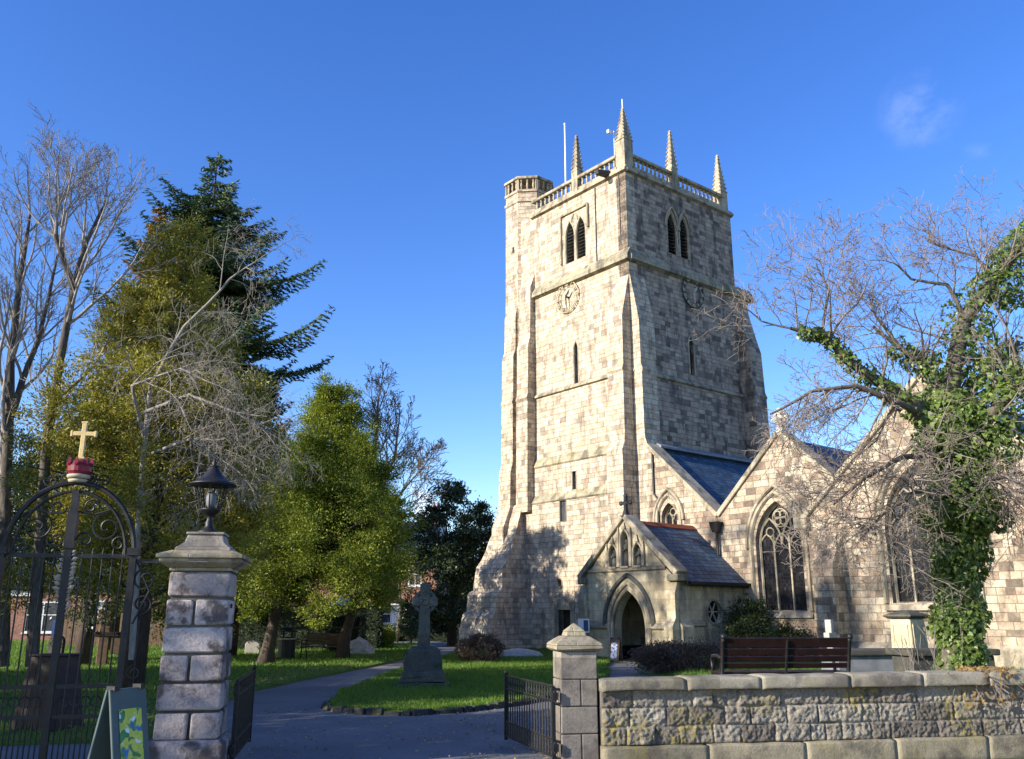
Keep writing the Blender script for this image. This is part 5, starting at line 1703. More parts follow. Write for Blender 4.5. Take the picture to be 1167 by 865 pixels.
# ------------------------------------------------------------------ ivy clad thorn tree on the right
YT = 15.2
base = at(1090, 752, YT); base.z = terrace(base.x, base.y) - .05
it = thing('ivy_clad_tree', 'bare thorn tree with ivy clad trunk and limbs behind the street wall', 'tree', base)
bi = base.copy()
br = Branches(77)
def L_(*pp): return [at(a, b, YT + c) - bi for a, b, c in pp]
tr_main = [Vector((0, 0, -.2)), Vector((0, 0, .1))] + L_((1092, 690, 0), (1094, 600, 0), (1085, 520, .1), (1075, 450, .1))
limbs = [
    (tr_main, .34, .16),
    (L_((1080, 500, .1), (1040, 462, -.2), (1005, 437, -.3), (968, 411, -.5), (938, 381, -.6), (901, 374, -.7)), .15, .03),
    (L_((1078, 470, .1), (1065, 420, .4), (1027, 396, .5), (995, 372, .6)), .09, .025),
    (L_((1078, 460, .1), (1101, 363, .2), (1134, 318, .3), (1164, 281, .4), (1195, 250, .4)), .17, .06),
    (L_((1090, 540, .1), (1130, 470, -.4), (1175, 420, -.6)), .15, .06),
    (L_((1080, 500, .1), (1110, 440, .8), (1160, 390, 1.1)), .12, .05),
    (L_((1060, 475, .0), (1010, 452, -.9), (979, 440, -1.0), (924, 446, -1.1), (878, 472, -1.1)), .06, .018),
    (L_((1080, 520, 0), (1030, 520, -.8), (985, 545, -1.1), (950, 575, -1.2)), .06, .015),
    (L_((1085, 560, 0), (1045, 560, -.8), (1005, 585, -1.0), (980, 615, -1.1)), .05, .015),
    (L_((1095, 560, 0), (1140, 540, -.7), (1180, 560, -.9)), .06, .02),
    (L_((1027, 396, .5), (1000, 360, .5), (990, 335, .5)), .035, .012),
    (L_((1101, 363, .2), (1080, 325, .1), (1040, 318, 0), (1020, 300, 0)), .045, .012),
    (L_((1134, 318, .3), (1110, 292, .3), (1060, 275, .3)), .04, .012),
    (L_((938, 381, -.6), (948, 330, -.6), (930, 300, -.6)), .03, .01),
    (L_((901, 374, -.7), (868, 366, -.7), (852, 352, -.7)), .02, .009),
]
spines = []
for pts, r0, r1 in limbs:
    P, rad = polyline_tree(br, pts, r0, r1)
    spines.append((P, rad))
rg = random.Random(5)
for si, (P, rad) in enumerate(spines):
    n = len(P)
    cnt = 4 if si == 0 else (6 if si == 14 else 20 if si in (6, 7, 8, 9) else 11)
    for j in range(cnt):
        f = (.55 if si == 0 else .18) + (.45 if si == 0 else .82) * (j + rg.random()) / cnt
        i = min(n - 2, int(f * (n - 1)))
        d = (P[i + 1] - P[i]).normalized()
        nd = Matrix.Rotation(R(rg.uniform(30, 80)), 3, d.cross(br.vec()).normalized()) @ d
        low = si in (6, 7, 8, 9)
        nd = nd + Vector((0, 0, -.25 if low else .45))
        br.grow(P[i], nd.normalized(), rg.uniform(.8, 1.55) * (1.0 if low else 1.0), max(.009, min(.028, rad[i] * .4)), 1, (0, 6, 5, 2) if low else (0, 5, 4, 2), .55, .30, -.03 if low else .05, (30, 70), .0042, .12, None)
br.mesh('trunk', M['bark'], it, 0, 0)
br.mesh('branches', M['redbark'], it, 1, 1)
br.mesh('twigs', M['redbark'], it, 2, 9)
# ivy leaves hugging the trunk and the main limbs
rs = np.random.RandomState(9)
IP = []; ID = []
def ivy_along(P, r, count, spread, drop=.0, t0=0., t1=1.):
    n = len(P)
    for _ in range(count):
        t = t0 + (t1 - t0) * rs.rand(); f = t * (n - 1.001); i = int(f)
        q = P[i].lerp(P[i + 1], f - i)
        rr = r(t) if callable(r) else r
        a = rs.rand() * 2 * PI
        lump = 1 + .55 * noise.noise(Vector((q.x * 2.1 + math.cos(a), q.y * 2.1 + math.sin(a), q.z * 2.1)))
        rad_ = rr * lump * rs.uniform(.72, 1.08)
        d = (P[i + 1] - P[i]).normalized()
        u = d.orthogonal().normalized(); w = d.cross(u)
        o = u * math.cos(a) + w * math.sin(a)
        p = q + o * rad_
        IP.append((p.x, p.y, p.z - abs(rs.normal(0, drop)))); ID.append((o.x * .35, o.y * .35, o.z * .3 - .75))
tm = spines[0][0]
ivy_along(tm, lambda t: .36 + .17 * max(0., min(1., (t - .42) / .25)) + .04 * math.sin(t * 23), 15000, .2, .05, .17, 1.)
ivy_along(spines[1][0], lambda t: .24 * (1 - .6 * t), 1000, .1, .03, 0, .95)
ivy_along(spines[2][0], lambda t: .30 * (1 - .5 * t), 800, .1, .03, 0, .75)
ivy_along(spines[3][0], lambda t: .42 * (1 - .25 * t), 2600, .1, .04, 0, 1)
ivy_along(spines[4][0], lambda t: .42 * (1 - .4 * t), 1700, .1, .04, 0, 1)
ivy_along(spines[5][0], lambda t: .36 * (1 - .3 * t), 1300, .1, .04, 0, 1)
for c, r_, n_ in (((1150, 330, .3), .42, 500), ((1140, 430, -.3), .45, 550), ((1155, 500, -.2), .40, 420), ((1120, 395, .1), .36, 380), ((1085, 480, -.3), .45, 600), ((1092, 715, -.1), .30, 350), ((1105, 575, -.3), .55, 1100), ((1062, 585, -.3), .32, 500), ((1125, 520, -.3), .5, 800), ((1070, 500, -.2), .45, 650), ((1135, 590, -.2), .28, 260), ((1085, 640, -.2), .26, 300)):
    c_ = at(c[0], c[1], YT + c[2]) - bi
    g = rs.normal(0, 1, (n_, 3)); g /= np.linalg.norm(g, axis=1)[:, None]
    g *= (r_ * rs.uniform(.55, 1.0, n_) ** .5)[:, None]
    for v in g:
        IP.append(tuple(np.array(c_) + v)); ID.append((v[0] * .5, v[1] * .5, -.75))
IP = np.array(IP); ID = np.array(ID)
def ivy_leaf(P, D, size, rs, O=None):
    n = len(P)
    D = D + rs.normal(0, .35, (n, 3)); D /= np.linalg.norm(D, axis=1)[:, None]
    A = rs.normal(0, 1, (n, 3))
    if O is not None: A = A * .45 + O
    S_ = np.cross(D, A); S_ /= np.linalg.norm(S_, axis=1)[:, None]
    s = (size * rs.uniform(.55, 1.35, n))[:, None]
    shape = [(0, -.35), (.5, -.22), (.30, .12), (0, .62), (-.30, .12), (-.5, -.22)]
    V = np.zeros((n, 6, 3))
    for k, (a, b) in enumerate(shape): V[:, k] = P + S_ * a * s + D * b * s
    return V.reshape(-1, 3)
IO = ID * np.array([2.4, 2.4, 0]) + np.array([0, -.25, .35])
V = ivy_leaf(IP, ID, .082 * rs.choice([.6, .8, 1.0, 1.15], len(IP)), rs, IO)
raw_mesh('ivy', V, np.arange(len(V)).reshape(-1, 6), M['ivy'], it)

# ------------------------------------------------------------------ churchyard furniture
# celtic cross on a rough rock base
cc = thing('celtic_cross', 'grey stone memorial cross on a rough rock base on the middle lawn', 'memorial cross', (-2.05, 21.3, .07), R(4))
b = MB(); b.box(-.62, -.42, -.1, .62, .42, .08); b.build('plinth', M['celtic'], cc, bevel=.02)
b = MB()
pr = [(.50, .36, .08), (.49, .35, .30), (.44, .31, .33), (.42, .30, .60), (.36, .26, .80), (.24, .19, .87)]
for (a0, b0_, z0), (a1, b1, z1) in zip(pr, pr[1:]): b.taper(0, 0, z0, a0, b0_, z1, a1, b1)
b.build('rock_base', M['celtic'], cc, bevel=.03, sub=2, rough=.045, seed=3)
b = MB(); b.taper(0, 0, .85, .145, .10, 1.72, .12, .085); b.build('shaft', M['celtic'], cc, bevel=.015)
b = MB()
b.box(-.30, -.07, 1.76, .30, .07, 1.98); b.box(-.12, -.075, 1.70, .12, .075, 2.26)
b.taper(0, 0, 2.26, .12, .075, 2.32, .05, .04)
b.build('cross_head', M['celtic'], cc, bevel=.02)
b = MB(); b.tube([(.235 * math.cos(2 * PI * k / 24), 0, 1.87 + .235 * math.sin(2 * PI * k / 24)) for k in range(24)], .05, 6, closed=True); b.build('wheel_ring', M['celtic'], cc)
b = MB(); b.tube([(.0 + .07 * math.cos(2 * PI * k / 12), -.085, 1.87 + .07 * math.sin(2 * PI * k / 12)) for k in range(12)], .018, 5, closed=True)
for k in range(4):
    b.tube([(.05 * (-1) ** k, -.095, 1.0 + k * .17), (-.05 * (-1) ** k, -.093, 1.15 + k * .17)], .014, 5)
b.build('carving', M['celtic'], cc)

# park bench (seen from behind) and its far copy
def bench(name, label, loc, rz, L, wood, iron, group=None):
    t = thing(name, label, 'bench', loc, rz, group)
    # bench faces local +y; back towards -y
    for k in range(5):
        y = -.02 + k * .095
        b = MB(); b.box(-L / 2, y, .42, L / 2, y + .075, .45); b.build('seat_slat', wood, t, bevel=.006)
    for k, (z, hh) in enumerate(((.50, .065), (.585, .075), (.675, .085), (.775, .13))):
        y = -.05 - (z - .45) * .30
        b = MB(); b.add([(-L / 2, y, z), (L / 2, y, z), (L / 2, y - hh * .3, z + hh), (-L / 2, y - hh * .3, z + hh), (-L / 2, y + .03, z + .008), (L / 2, y + .03, z + .008), (L / 2, y + .03 - hh * .3, z + hh + .008), (-L / 2, y + .03 - hh * .3, z + hh + .008)],
                        [(0, 1, 2, 3), (4, 5, 6, 7), (0, 1, 5, 4), (1, 2, 6, 5), (2, 3, 7, 6), (3, 0, 4, 7)])
        b.build('back_slat', wood, t, bevel=.005)
    for x in (-L / 2 + .03, L / 2 - .03):
        b = MB()
        b.tube([(x, -.16, 0), (x, -.10, .2), (x, -.035, .42), (x, -.09, .60), (x, -.165, .86), (x, -.195, .915)], [.028, .024, .03, .026, .026, .034], 7)
        b.tube([(x, .46, 0), (x, .42, .2), (x, .40, .42)], .026, 7)
        b.tube([(x, -.05, .41), (x, .40, .41)], .024, 6)
        b.tube([(x, -.10, .63), (x, .15, .66), (x, .38, .65), (x, .45, .60), (x, .41, .53), (x, .40, .42)], .024, 7)
        b.ball((x, -.20, .925), .042, 8)
        b.build('bench_end', iron, t, smooth=True)
    b = MB(); b.tube([(0, -.05, .42), (0, -.115, .62), (0, -.20, .88)], .018, 6); b.tube([(0, -.05, .40), (0, .40, .40)], .018, 6); b.build('back_support', iron, t)
    return t
bp = at(894, 765, 12.9)
bz = terrace(bp.x, bp.y) - .0
bench('park_bench', 'dark red slatted bench with black iron ends behind the street wall', (bp.x, 12.9, bz - .02), R(4), 1.86, M['benchwood'], M['iron'])
bp = at(372, 752, 34.5)
bench('park_bench', 'brown slatted bench with black iron ends under the yews beside the hedge', (bp.x, 34.5, .06), R(172), 1.75, M['oldwood'], M['iron'])

# far litter bin by the yew and the slatted bin behind the gate
bp = at(326, 750, 34.0)
lb = thing('litter_bin', 'round black litter bin with domed lid beside the yew', 'litter bin', (bp.x, 34, .06))
b = MB(); b.lathe([(.30, 0), (.31, .05), (.31, .78), (.29, .80)], 16); b.build('body', M['iron'], lb, smooth=False)
b = MB(); b.lathe([(.33, .98), (.34, 1.02), (.28, 1.10), (.12, 1.15), (.02, 1.16)], 16); b.build('lid', M['iron'], lb, smooth=True)
for k in range(4):
    a = PI / 4 + k * PI / 2
    b = MB(); b.box(-.04, -.02, .78, .04, .02, 1.0); o = b.build('lid_post', M['iron'], lb); o.location = (.29 * math.cos(a), .29 * math.sin(a), 0); o.rotation_euler = (0, 0, a + PI / 2)
b = MB(); b.lathe([(.316, .70), (.318, .71), (.318, .74), (.316, .75)], 16); b.build('band', M['gold'], lb)
sb = thing('litter_bin', 'square dark brown boarded bin with sloping sides behind the ornate gate', 'litter bin', (-6.75, 13.6, .06), R(-18))
b = MB(); b.taper(0, 0, 0, .36, .32, 1.0, .25, .22); b.build('body', M['binwood'], sb, bevel=.01)
b = MB()
for k in range(5):
    x = -.24 + k * .12
    b.add([(x - .004, -.325, .02), (x + .004, -.325, .02), (x * .72 + .004, -.226, .98), (x * .72 - .004, -.226, .98), (x - .004, -.30, .02), (x + .004, -.30, .02), (x * .72 + .004, -.20, .98), (x * .72 - .004, -.20, .98)], [(0, 1, 2, 3), (0, 3, 7, 4), (1, 2, 6, 5), (4, 5, 6, 7)])
b.build('board_joints', M['iron'], sb)
b = MB(); b.box(-.27, -.24, 1.0, .27, .24, 1.03); b.build('lid', M['binwood'], sb, bevel=.008)
b = MB(); b.box(.02, -.252, .74, .18, -.22, .92); b.build('opening', M['iron'], sb)

# sandwich boards
def aboard(name, label, loc, rz, w, h, spread, mat, poster, group=None, lean=0):
    t = thing(name, label, 'sandwich board', loc, rz, group)
    for s, nm in ((-1, 'front_panel'), (1, 'back_panel')):
        b = MB()
        y0, y1 = s * spread, s * .03
        b.add([(-w / 2, y0, 0), (w / 2, y0, 0), (w / 2, y1, h), (-w / 2, y1, h), (-w / 2, y0 - s * .03, 0), (w / 2, y0 - s * .03, 0), (w / 2, y1 - s * .03, h), (-w / 2, y1 - s * .03, h)], [(0, 1, 2, 3), (4, 5, 6, 7), (0, 1, 5, 4), (1, 2, 6, 5), (2, 3, 7, 6), (3, 0, 4, 7)])
        p = b.build(nm, mat, t, bevel=.006)
        if s == -1:
            def q(u, v, o): return (u * w / 2, y0 + (y1 - y0) * v - o, h * v)
            b = MB(); c = [(-.62, .10), (.62, .10), (.62, .82), (-.62, .82)]
            b.add([q(u, v, .003) for u, v in c] + [q(u, v, .008) for u, v in c], [(0, 1, 2, 3), (4, 5, 6, 7), (0, 1, 5, 4), (1, 2, 6, 5), (2, 3, 7, 6), (3, 0, 4, 7)])
            b.build('poster', poster, t)
    for x in (-w / 2 + .06, w / 2 - .06):
        b = MB(); b.box(x - .03, -.05, h - .015, x + .03, .05, h + .03); b.build('hinge', M['iron'], t)
    return t
def poster_mat():
    t = NT('yellow poster print')
    uv = t.uv()
    n1 = t.noise(7, 3, .5, uv, .6)
    n2 = t.noise(4.5, 3, .5, uv, .4)
    c = t.ramp(n1, [(.40, (.42, .50, .05)), (.50, (.55, .58, .10)), (.56, (.03, .16, .05)), (.62, (.05, .25, .08))])
    c = t.mix(t.rng(n2, .54, .60), c, (.03, .15, .40))
    c = t.mix(t.rng(t.noise(11, 2, .5, uv), .60, .66), c, (.65, .72, .75))
    return t.fin(c, .5)
M['poster'] = poster_mat()
bp = at(133, 862, 8.75)
aboard('sandwich_board', 'grey green sandwich board with yellow poster in front of the ornate gate', (bp.x + .02, 8.75, 0), R(68), .44, .98, .24, M['aboard'], M['poster'])
def leaflet():
    t = NT('blue and white leaflet')
    uv = t.uv()
    n = t.noise(9, 2, .5, uv)
    c = t.mix(t.rng(n, .50, .56), (.70, .72, .74), (.04, .12, .40))
    return t.fin(c, .5)
M['leaflet'] = leaflet()
ew = Matrix.Translation((CX, CY, 0)) @ Matrix.Rotation(R(38.8), 4, 'Z')
p = ew @ Vector((PX - .35, -2.75, 0))
aboard('sandwich_board', 'small wooden sandwich board with white leaflet in the porch doorway', (p.x, p.y, 0.06), R(-40), .42, .75, .18, M['oldwood'], M['leaflet'])
p = ew @ Vector((PX - .55, -1.35, 0))
nb_ = thing('notice_board', 'small blue and white notice board on a post left of the porch door', 'notice board', (p.x, p.y, 0), R(-50))
b = MB(); b.box(-.03, -.03, 0, .03, .03, 1.25); b.build('post', M['oldwood'], nb_)
b = MB(); b.box(-.30, -.06, 1.0, .30, -.03, 1.5); b.build('board', M['paper'], nb_, bevel=.005)
b = MB(); b.box(.02, -.068, 1.05, .26, -.061, 1.45); b.build('leaflet', M['blue'], nb_)

# pale stone cross post, tombs and kerbs by the aisle
p = at(947, 735, 23.5); pz = terrace(p.x, p.y)
gx = thing('grave_cross', 'slim pale stone grave cross in front of the aisle buttress', 'gravestone', (p.x, 23.5, pz), R(50))
b = MB(); b.box(-.25, -.2, -.05, .25, .2, .12); b.build('base', M['palestone'], gx, bevel=.01)
b = MB(); b.box(-.09, -.08, .12, .09, .08, 1.30); b.build('shaft', M['palestone'], gx, bevel=.012)
b = MB(); b.box(-.25, -.075, .78, -.09, .075, .98); b.box(.09, -.075, .78, .25, .075, .98); b.build('arms', M['palestone'], gx, bevel=.012)
p = at(1038, 745, 21.5); pz = terrace(p.x, p.y)
tb_ = thing('pedestal_tomb', 'cream stone pedestal tomb with flat pyramid cap left of the ivy tree', 'tomb', (p.x, 21.5, pz), R(30))
b = MB(); b.box(-.45, -.45, -.1, .45, .45, .30); b.build('base', M['darkstone'], tb_, bevel=.02)
b = MB(); b.taper(0, 0, .30, .30, .30, 1.25, .27, .27); b.build('body', M['tomb'], tb_, bevel=.02)
b = MB()
for a in range(4):
    c_, s_ = math.cos(a * PI / 2), math.sin(a * PI / 2)
    b.M = Matrix.Rotation(a * PI / 2, 4, 'Z')
    for x0, x1, z0, z1 in ((-.21, .21, .40, .43), (-.20, .20, 1.12, 1.15), (-.21, -.18, .43, 1.12), (.18, .21, .43, 1.12)): b.box(x0, -.305 + (z0 - .3) * .03, z0, x1, -.26, z1)
b.M = None
b.build('panel_border', M['tomb'], tb_)
b = MB(); b.taper(0, 0, 1.25, .30, .30, 1.31, .38, .38); b.taper(0, 0, 1.31, .38, .38, 1.34, .375, .375); b.taper(0, 0, 1.34, .365, .365, 1.45, .09, .09); b.build('cap', M['darkstone'], tb_, bevel=.012)
def ledger(label, p, rz, lx, ly, h, mat):
    t = thing('chest_tomb', label, 'tomb', p, rz)
    b = MB(); b.box(-lx / 2 + .08, -ly / 2 + .08, -.1, lx / 2 - .08, ly / 2 - .08, h - .12); b.build('chest', mat, t, bevel=.02)
    b = MB(); b.box(-lx / 2, -ly / 2, h - .12, lx / 2, ly / 2, h); b.build('slab', M['darkstone'], t, bevel=.03, seg=2)
p = at(992, 755, 19.5); ledger('low blue grey chest tomb right of the bench', (p.x, 19.5, terrace(p.x, 19.5)), R(8), 2.0, .9, .55, M['lead'])
p = at(1075, 758, 17.4); ledger('dark flat topped tomb beside the ivy trunk', (p.x + .1, 17.6, terrace(p.x, 17.6)), R(10), 1.9, .8, .58, M['darkstone'])
p = at(590, 748, 35.2)
sl2 = MB()
for i, (z, r1) in enumerate(((0, 1.0), (.22, .85), (.34, .5))): pass
sl2.lathe([(1.0, 0), (.98, .12), (.8, .28), (.4, .38), (.05, .40)], 12)
o = sl2.build('grave_mound', M['boulder'], None, smooth=True, rough=.05); o.location = (p.x, 35.0, .06); o.scale = (1, .55, .85)
tag(o, 'low weathered stone grave mound on the lawn at the tower foot', 'grave')
p = at(408, 747, 38)
b = MB(); b.lathe([(.75, 0), (.7, .2), (.5, .5), (.22, .72), (.04, .78)], 7); o = b.build('boulder', M['boulder'], None, sub=2, rough=.09); o.location = (p.x, 38, .05); o.scale = (1, .7, .85)
tag(o, 'pale pointed boulder on the grass right of the far bench', 'boulder')

# shrubs
def shrub(name, label, p, rad, nc, per, cs, mat, L, Wd, seed, cat='shrub', group=None, flat=None, shell=(.4, 1.0)):
    rs = np.random.RandomState(seed)
    t = thing(name, label, cat, p, 0, group)
    st_ = Branches(seed)
    for k in range(9):
        v = st_.vec(); v.normalize()
        e = Vector((v.x * rad[0] * .7, v.y * rad[1] * .7, rad[2] * (1.1 + .5 * abs(v.z))))
        st_.lines.append(([Vector((v.x * .06, v.y * .06, -.05)), e * .5, e], [.02, .014, .006], 1))
    st_.mesh('stems', M['bark'], t, 0, 9, 5)
    P, D = crown_points((0, 0, rad[2]), rad, nc, per, cs, rs, shell=shell, lump=.2)
    ok = P[:, 2] > .03
    leaf_obj('foliage', rhomb_leaves(P[ok], D[ok], L, Wd, rs, .6), mat, t)
    return t
p = at(548, 752, 31.5); shrub('clipped_bush', 'round clipped brown green bush at the tower foot', (p.x, 31.5, .07), (.78, .72, .44), 190, 60, .08, M['brownshrub'], .06, .035, 81, shell=(.75, 1.0))
p = ew @ Vector((-.75, -5.9, 0)); shrub('tall_shrub', 'tall leafy green shrub against the porch side wall', (p.x, p.y, 0), (.75, .7, 1.15), 130, 55, .16, M['shrub'], .11, .045, 82)
p = ew @ Vector((-1.6, -6.3, 0)); shrub('tall_shrub', 'smaller green shrub in front of the round porch window', (p.x, p.y, 0), (.55, .55, .75), 80, 50, .15, M['shrub'], .11, .045, 83)
p = ew @ Vector((-.9, -7.6, 0)); shrub('low_shrub', 'low loose green shrub below the tall aisle window', (p.x, p.y, .1), (.9, .5, .65), 80, 50, .16, M['shrub'], .10, .045, 84)
p = at(775, 765, 27.0); shrub('low_shrub', 'low purple brown shrub in front of the porch side wall', (p.x - .3, 27.0, .05), (.85, .6, .42), 130, 60, .12, M['brownshrub'], .07, .035, 85)
p = at(765, 765, 26.8); shrub('low_shrub', 'dull brown shrub by the porch corner left of the purple brown one', (p.x - .45, 26.4, .05), (.6, .5, .36), 90, 60, .12, M['brownshrub'], .07, .035, 86)
p = at(800, 765, 25.8); shrub('low_shrub', 'wispy brown shrub just left of the bench arm', (p.x, 25.8, .1), (.7, .5, .40), 90, 50, .14, M['brownshrub'], .07, .035, 87)
# brambles at the foot of the ivy tree
bb = Branches(3)
p = at(1052, 770, 13.6); bz = terrace(p.x, 13.6)
bt_ = thing('dry_stalks', 'thin dry reddish stalks sprouting behind the wall left of the ivy tree', 'plant', (p.x, 13.6, bz))
for k in range(14): bb.grow((bb.r.uniform(-.25, .5), bb.r.uniform(-.1, .2), -.03), (bb.r.uniform(-.8, .3), 0, 1), bb.r.uniform(.6, 1.15), .007, 1, (0, 2), .35, .12, .02, (20, 40), .004)
bb.mesh('stalks', M['redbark'], bt_, 0, 9, 4)
# ivy hanging over the coping
p = at(1105, 775, 12.1)
iv = thing('ivy_trail', 'dry ivy trailing over the wall coping below the ivy tree', 'plant', (p.x, gline(p.x), .9))
rs = np.random.RandomState(41)
n = 380
IPx = np.c_[rs.normal(0, .22, n), rs.uniform(-.24, .35, n), rs.uniform(-.02, .10, n)]
low = IPx[:, 1] < -.15
IPx[low, 2] -= rs.uniform(0, .38, low.sum())
V = ivy_leaf(IPx, np.repeat(np.array([[.1, -.3, -.7]]), n, 0), .055, rs)
raw_mesh('leaves', V, np.arange(len(V)).reshape(-1, 6), M['autumn'], iv)
b2 = Branches(44)
for k in range(10): b2.grow((b2.r.uniform(-.3, .3), .2, .06), (b2.r.uniform(-.6, .6), -1, .1), .6, .006, 1, (0, 3), .5, .3, -.25, (20, 60), .003)
b2.mesh('stems', M['redbark'], iv, 0, 9, 4)

# hedges
def hedge(label, p, rz, lx, ly, h, seed, n, mat=M['hedge'], L=.11):
    rs = np.random.RandomState(seed)
    t = thing('hedge', label, 'hedge', p, rz)
    c = MB(); c.box(-lx / 2 + .12, -ly / 2 + .12, -.05, lx / 2 - .12, ly / 2 - .12, h - .12); c.build('core', M['hedge'], t, sub=1, rough=.05)
    q = rs.uniform(-1, 1, (n, 3))
    ax = rs.choice(3, n, p=[.15, .5, .35])
    for k in range(3):
        s_ = ax == k
        q[s_, k] = np.where(rs.rand(s_.sum()) < .5, -1, 1) if k < 2 else 1
    P = np.c_[q[:, 0] * lx / 2, q[:, 1] * ly / 2, (q[:, 2] + 1) * h / 2] + rs.normal(0, .05, (n, 3))
    leaf_obj('foliage', rhomb_leaves(P, q + np.array([0, 0, .3]), L, .06, rs, .8), mat, t)
hp_ = at(305, 742, 43)
hedge('long dark clipped hedge behind the far bench', (-11.0, 43.2, 0), R(2), 9.5, 1.0, 2.0, 91, 9000)
p = at(392, 742, 39.5)
hedge('block of dark clipped hedge right of the far bench', (p.x, 39.8, 0), 0, 1.5, 1.2, 1.5, 92, 3000)
hedge('low dark hedge in front of the brick terrace', (-8.0, 58.5, 0), 0, 9.0, .9, 1.0, 93, 3500)
p = at(432, 736, 45); shrub('low_shrub', 'small yellow green shrub beside the hedge block', (p.x, 45, .0), (.9, .6, .5), 90, 50, .16, M['yew'], .12, .06, 94)

# fence and sign post on the left, gravestones
p = at(116, 752, 30)
sp_ = thing('sign_post', 'timber post carrying a small boxed notice under the trees', 'sign post', (p.x, 30, .05), R(15))
b = MB(); b.box(-.16, -.10, 0, .16, .10, 1.9); b.build('post', M['oldwood'], sp_, bevel=.02)
b = MB(); b.box(.22, -.08, .35, .68, .08, .95); b.build('notice_box', M['oldwood'], sp_, bevel=.02)
b = MB(); b.box(-.3, -.12, .9, .8, .12, 1.05); b.build('crossbar', M['dark'], sp_, bevel=.02)
fe = thing('board_fence', 'brown vertical board fence behind the yew trunk', 'fence', (-18.5, 47.5, 0), R(3))
b = MB()
for k in range(46): b.box(-5 + k * .22, -.02, 0, -5 + k * .22 + .205, .02, 1.9 + .03 * math.sin(k * 7.3))
b.build('boards', M['oldwood'], fe)
for k in range(6):
    b = MB(); b.box(-5 + k * 2, .022, 0, -4.9 + k * 2, .12, 1.95); b.build('post', M['dark'], fe)
rg = random.Random(15)
for k, (px_, Yg, w_, h_, rz_, lab, mm) in enumerate(((287, 38.5, .6, .55, 5, 'pale low headstone in the grass left of the yew trunk', 'palestone'), (62, 33, .6, .9, -10, 'worn dark headstone behind the meeting stile of the gate', 'darkstone'), (158, 36, .55, 1.3, 8, 'tall grey headstone behind the gate post', 'celtic'))):
    p = at(px_, 750, Yg)
    g = MB(); g.prism([(-w_ / 2, -.1)] + [(-w_ / 2, h_ * .7)] + [(w_ / 2 * math.cos(PI - PI * i / 8), h_ * .7 + h_ * .3 * math.sin(PI * i / 8)) for i in range(1, 8)] + [(w_ / 2, h_ * .7), (w_ / 2, -.1)], 'y', -.07, .07)
    o = g.build('headstone', M[mm], None, bevel=.015); o.location = (p.x, Yg, .05); o.rotation_euler = (R(rg.uniform(-4, 4)), 0, R(rz_))
    tag(o, lab, 'gravestone')

# ------------------------------------------------------------------ houses behind the churchyard
def house(label, p, rz, w, d, h, rh, wins, doors, seed, extra=None, wallm='brick', chim=True):
    t = thing('brick_house', label, 'house', p, rz, 'brick houses beyond the churchyard')
    b = MB(); b.box(-w / 2, 0, -.1, w / 2, d, h); b.prism([(0.001, h), (d - .001, h), (d / 2, h + rh)], 'x', -w / 2 + .001, w / 2 - .001); b.build('wall', M[wallm], t)
    for s in (0, 1):
        b = MB()
        e, r_ = ((-.35, h - .25), (d / 2, h + rh + .06)) if s == 0 else ((d + .35, h - .25), (d / 2, h + rh + .06))
        q = [e, r_, (r_[0], r_[1] + .12), (e[0], e[1] + .12)]
        b.prism(q, 'x', -w / 2 - .3, w / 2 + .3); o = b.build('roof', M['slate'], t)
    if chim:
        for x in (-w / 2 + .6, w / 2 - .6):
            b = MB(); b.box(x - .35, d / 2 - .3, h + rh - .6, x + .35, d / 2 + .3, h + rh + 1.3); b.lathe([(.11, h + rh + 1.3), (.09, h + rh + 1.75)], 8, x - .15, d / 2); b.lathe([(.11, h + rh + 1.3), (.09, h + rh + 1.75)], 8, x + .15, d / 2); b.build('chimney', M['brick'], t)
    for x, z, ww, hh in wins:
        b = MB()
        f = .09
        b.box(x - ww / 2, -.05, z, x + ww / 2, .02, z + f); b.box(x - ww / 2, -.05, z + hh - f, x + ww / 2, .02, z + hh)
        b.box(x - ww / 2, -.048, z + f, x - ww / 2 + f, .02, z + hh - f); b.box(x + ww / 2 - f, -.048, z + f, x + ww / 2, .02, z + hh - f)
        b.box(x - .04, -.046, z + f, x + .04, .02, z + hh - f); b.box(x - ww / 2 + f, -.044, z + hh * .55, x + ww / 2 - f, .02, z + hh * .55 + .06)
        b.box(x - ww / 2 - .1, -.10, z - .08, x + ww / 2 + .1, .0, z - .002)
        fr = b.build('window', M['white'], t)
        b = MB(); b.box(x - ww / 2 + .03, -.012, z + .03, x + ww / 2 - .03, -.006, z + hh - .03); b.build('pane', M['pane'], fr)
    for x, ww, hh in doors:
        b = MB(); b.box(x - ww / 2 - .15, -.10, -.05, x - ww / 2, .02, hh + .25); b.box(x + ww / 2, -.10, -.05, x + ww / 2 + .15, .02, hh + .25); b.box(x - ww / 2, -.098, hh, x + ww / 2, .02, hh + .25); b.box(x - ww / 2 - .3, -.35, hh + .25, x + ww / 2 + .3, .02, hh + .36)
        fr = b.build('door_frame', M['white'], t)
        b = MB(); b.box(x - ww / 2, -.03, -.05, x + ww / 2, .01, hh); b.build('door', M['white'], fr)
        b = MB(); b.box(x - .12, -.04, hh * .45, x + .12, -.031, hh * .85); b.build('door_glass', M['pane'], fr)
    return t
HY = 67.0
def hx(px): return at(px, 700, HY).x
house('brick terraced house with two white doors glimpsed left of the tower', (hx(438), HY, 0), R(-2), 7.6, 7, 6.0, 2.6,
      [(-2.6, 3.7, 1.0, 1.35), (-.2, 3.7, 1.35, 1.2), (2.2, 3.7, 1.0, 1.5), (-.2, 1.0, 1.5, 1.2), (3.0, .9, .7, 1.2)], [(-2.5, .95, 2.1), (1.2, .95, 2.1)], 1)
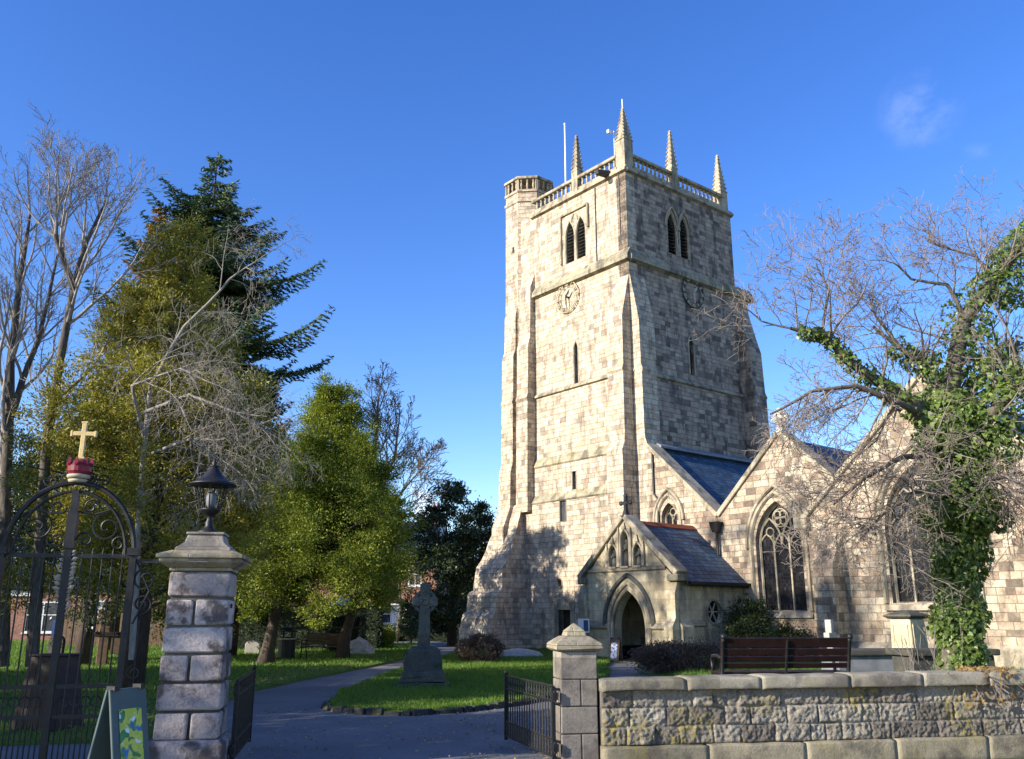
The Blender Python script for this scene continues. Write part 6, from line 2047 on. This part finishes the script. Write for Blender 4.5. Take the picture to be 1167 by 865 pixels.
hh_ = house('brick house with a blue bay canopy left of the terraced house', (hx(398) - .4, HY - 1.2, 0), R(3), 4.4, 7, 5.6, 2.4,
      [(.3, 3.6, 1.0, 1.5), (.2, .8, 1.4, 1.0)], [], 2)
b = MB(); b.lathe([(1.25, 2.1), (1.2, 2.3), (.9, 2.65), (.4, 2.85), (.02, 2.9)], 16, .2, -.05); b.build('bay_canopy', M['blue'], hh_, smooth=True)
house('brick house half hidden behind the yew trunk', (hx(316), HY + 3, 0), R(4), 8.0, 7, 5.5, 2.6, [(-2, 3.4, 1.1, 1.3), (1.5, 3.4, 1.1, 1.3), (-2, .9, 1.2, 1.3), (2, .9, 1.2, 1.3)], [(0, .95, 2.1)], 3)
sh = house('red brick shop with white signboard glimpsed through the ornate gate', (hx(112), HY - 6, 0), R(10), 13, 8, 3.6, 2.2, [(-4.5, .8, 1.8, 1.6), (-.9, .5, 2.2, 2.0), (4.6, .8, 1.8, 1.6)], [(2.2, 1.0, 2.2)], 4, chim=False)
b = MB(); b.box(-6, -.12, 2.85, -1.2, -.02, 3.2); b.build('signboard', M['white'], sh)
b = MB(); b.box(-.2, -.14, .2, .9, -.07, 1.3); b.build('blue_panel', M['blue'], sh)
house('pale rendered house rising behind the shop', (hx(40), HY + 8, 0), R(6), 11, 8, 7.0, 2.4, [(-3, 4.4, 1.2, 1.4), (3, 4.4, 1.2, 1.4), (0, 1, 1.2, 1.4)], [], 5, wallm='white')
# far tree line closing the horizon behind the houses
for k, (x, y, r_, h_) in enumerate(((-62, 95, 7, 9), (-46, 100, 7, 10), (-30, 98, 6.5, 9), (-17, 96, 6, 8.5), (-5, 92, 5.5, 8), (5, 95, 6, 8))):
    clump_tree('distant_tree', ['broad distant tree at the far left skyline', 'distant tree behind the pale rendered house', 'distant tree behind the red brick shop', 'distant tree behind the yew', 'distant tree behind the terraced house', 'distant tree beyond the holly'][k], (x, y, 0),
        [((0, 0, h_ * .55), (r_, r_ * .7, h_ * .48), 170, 40, .7, dict(shell=(.2, 1.0), lump=.25))], 200 + k, M['holly'], .55, .35,
        [([(0, 0, -.1), (0, 0, 2), (0, 0, 4)], [.35, .3, .2])], 'bark', group='distant trees behind the houses')
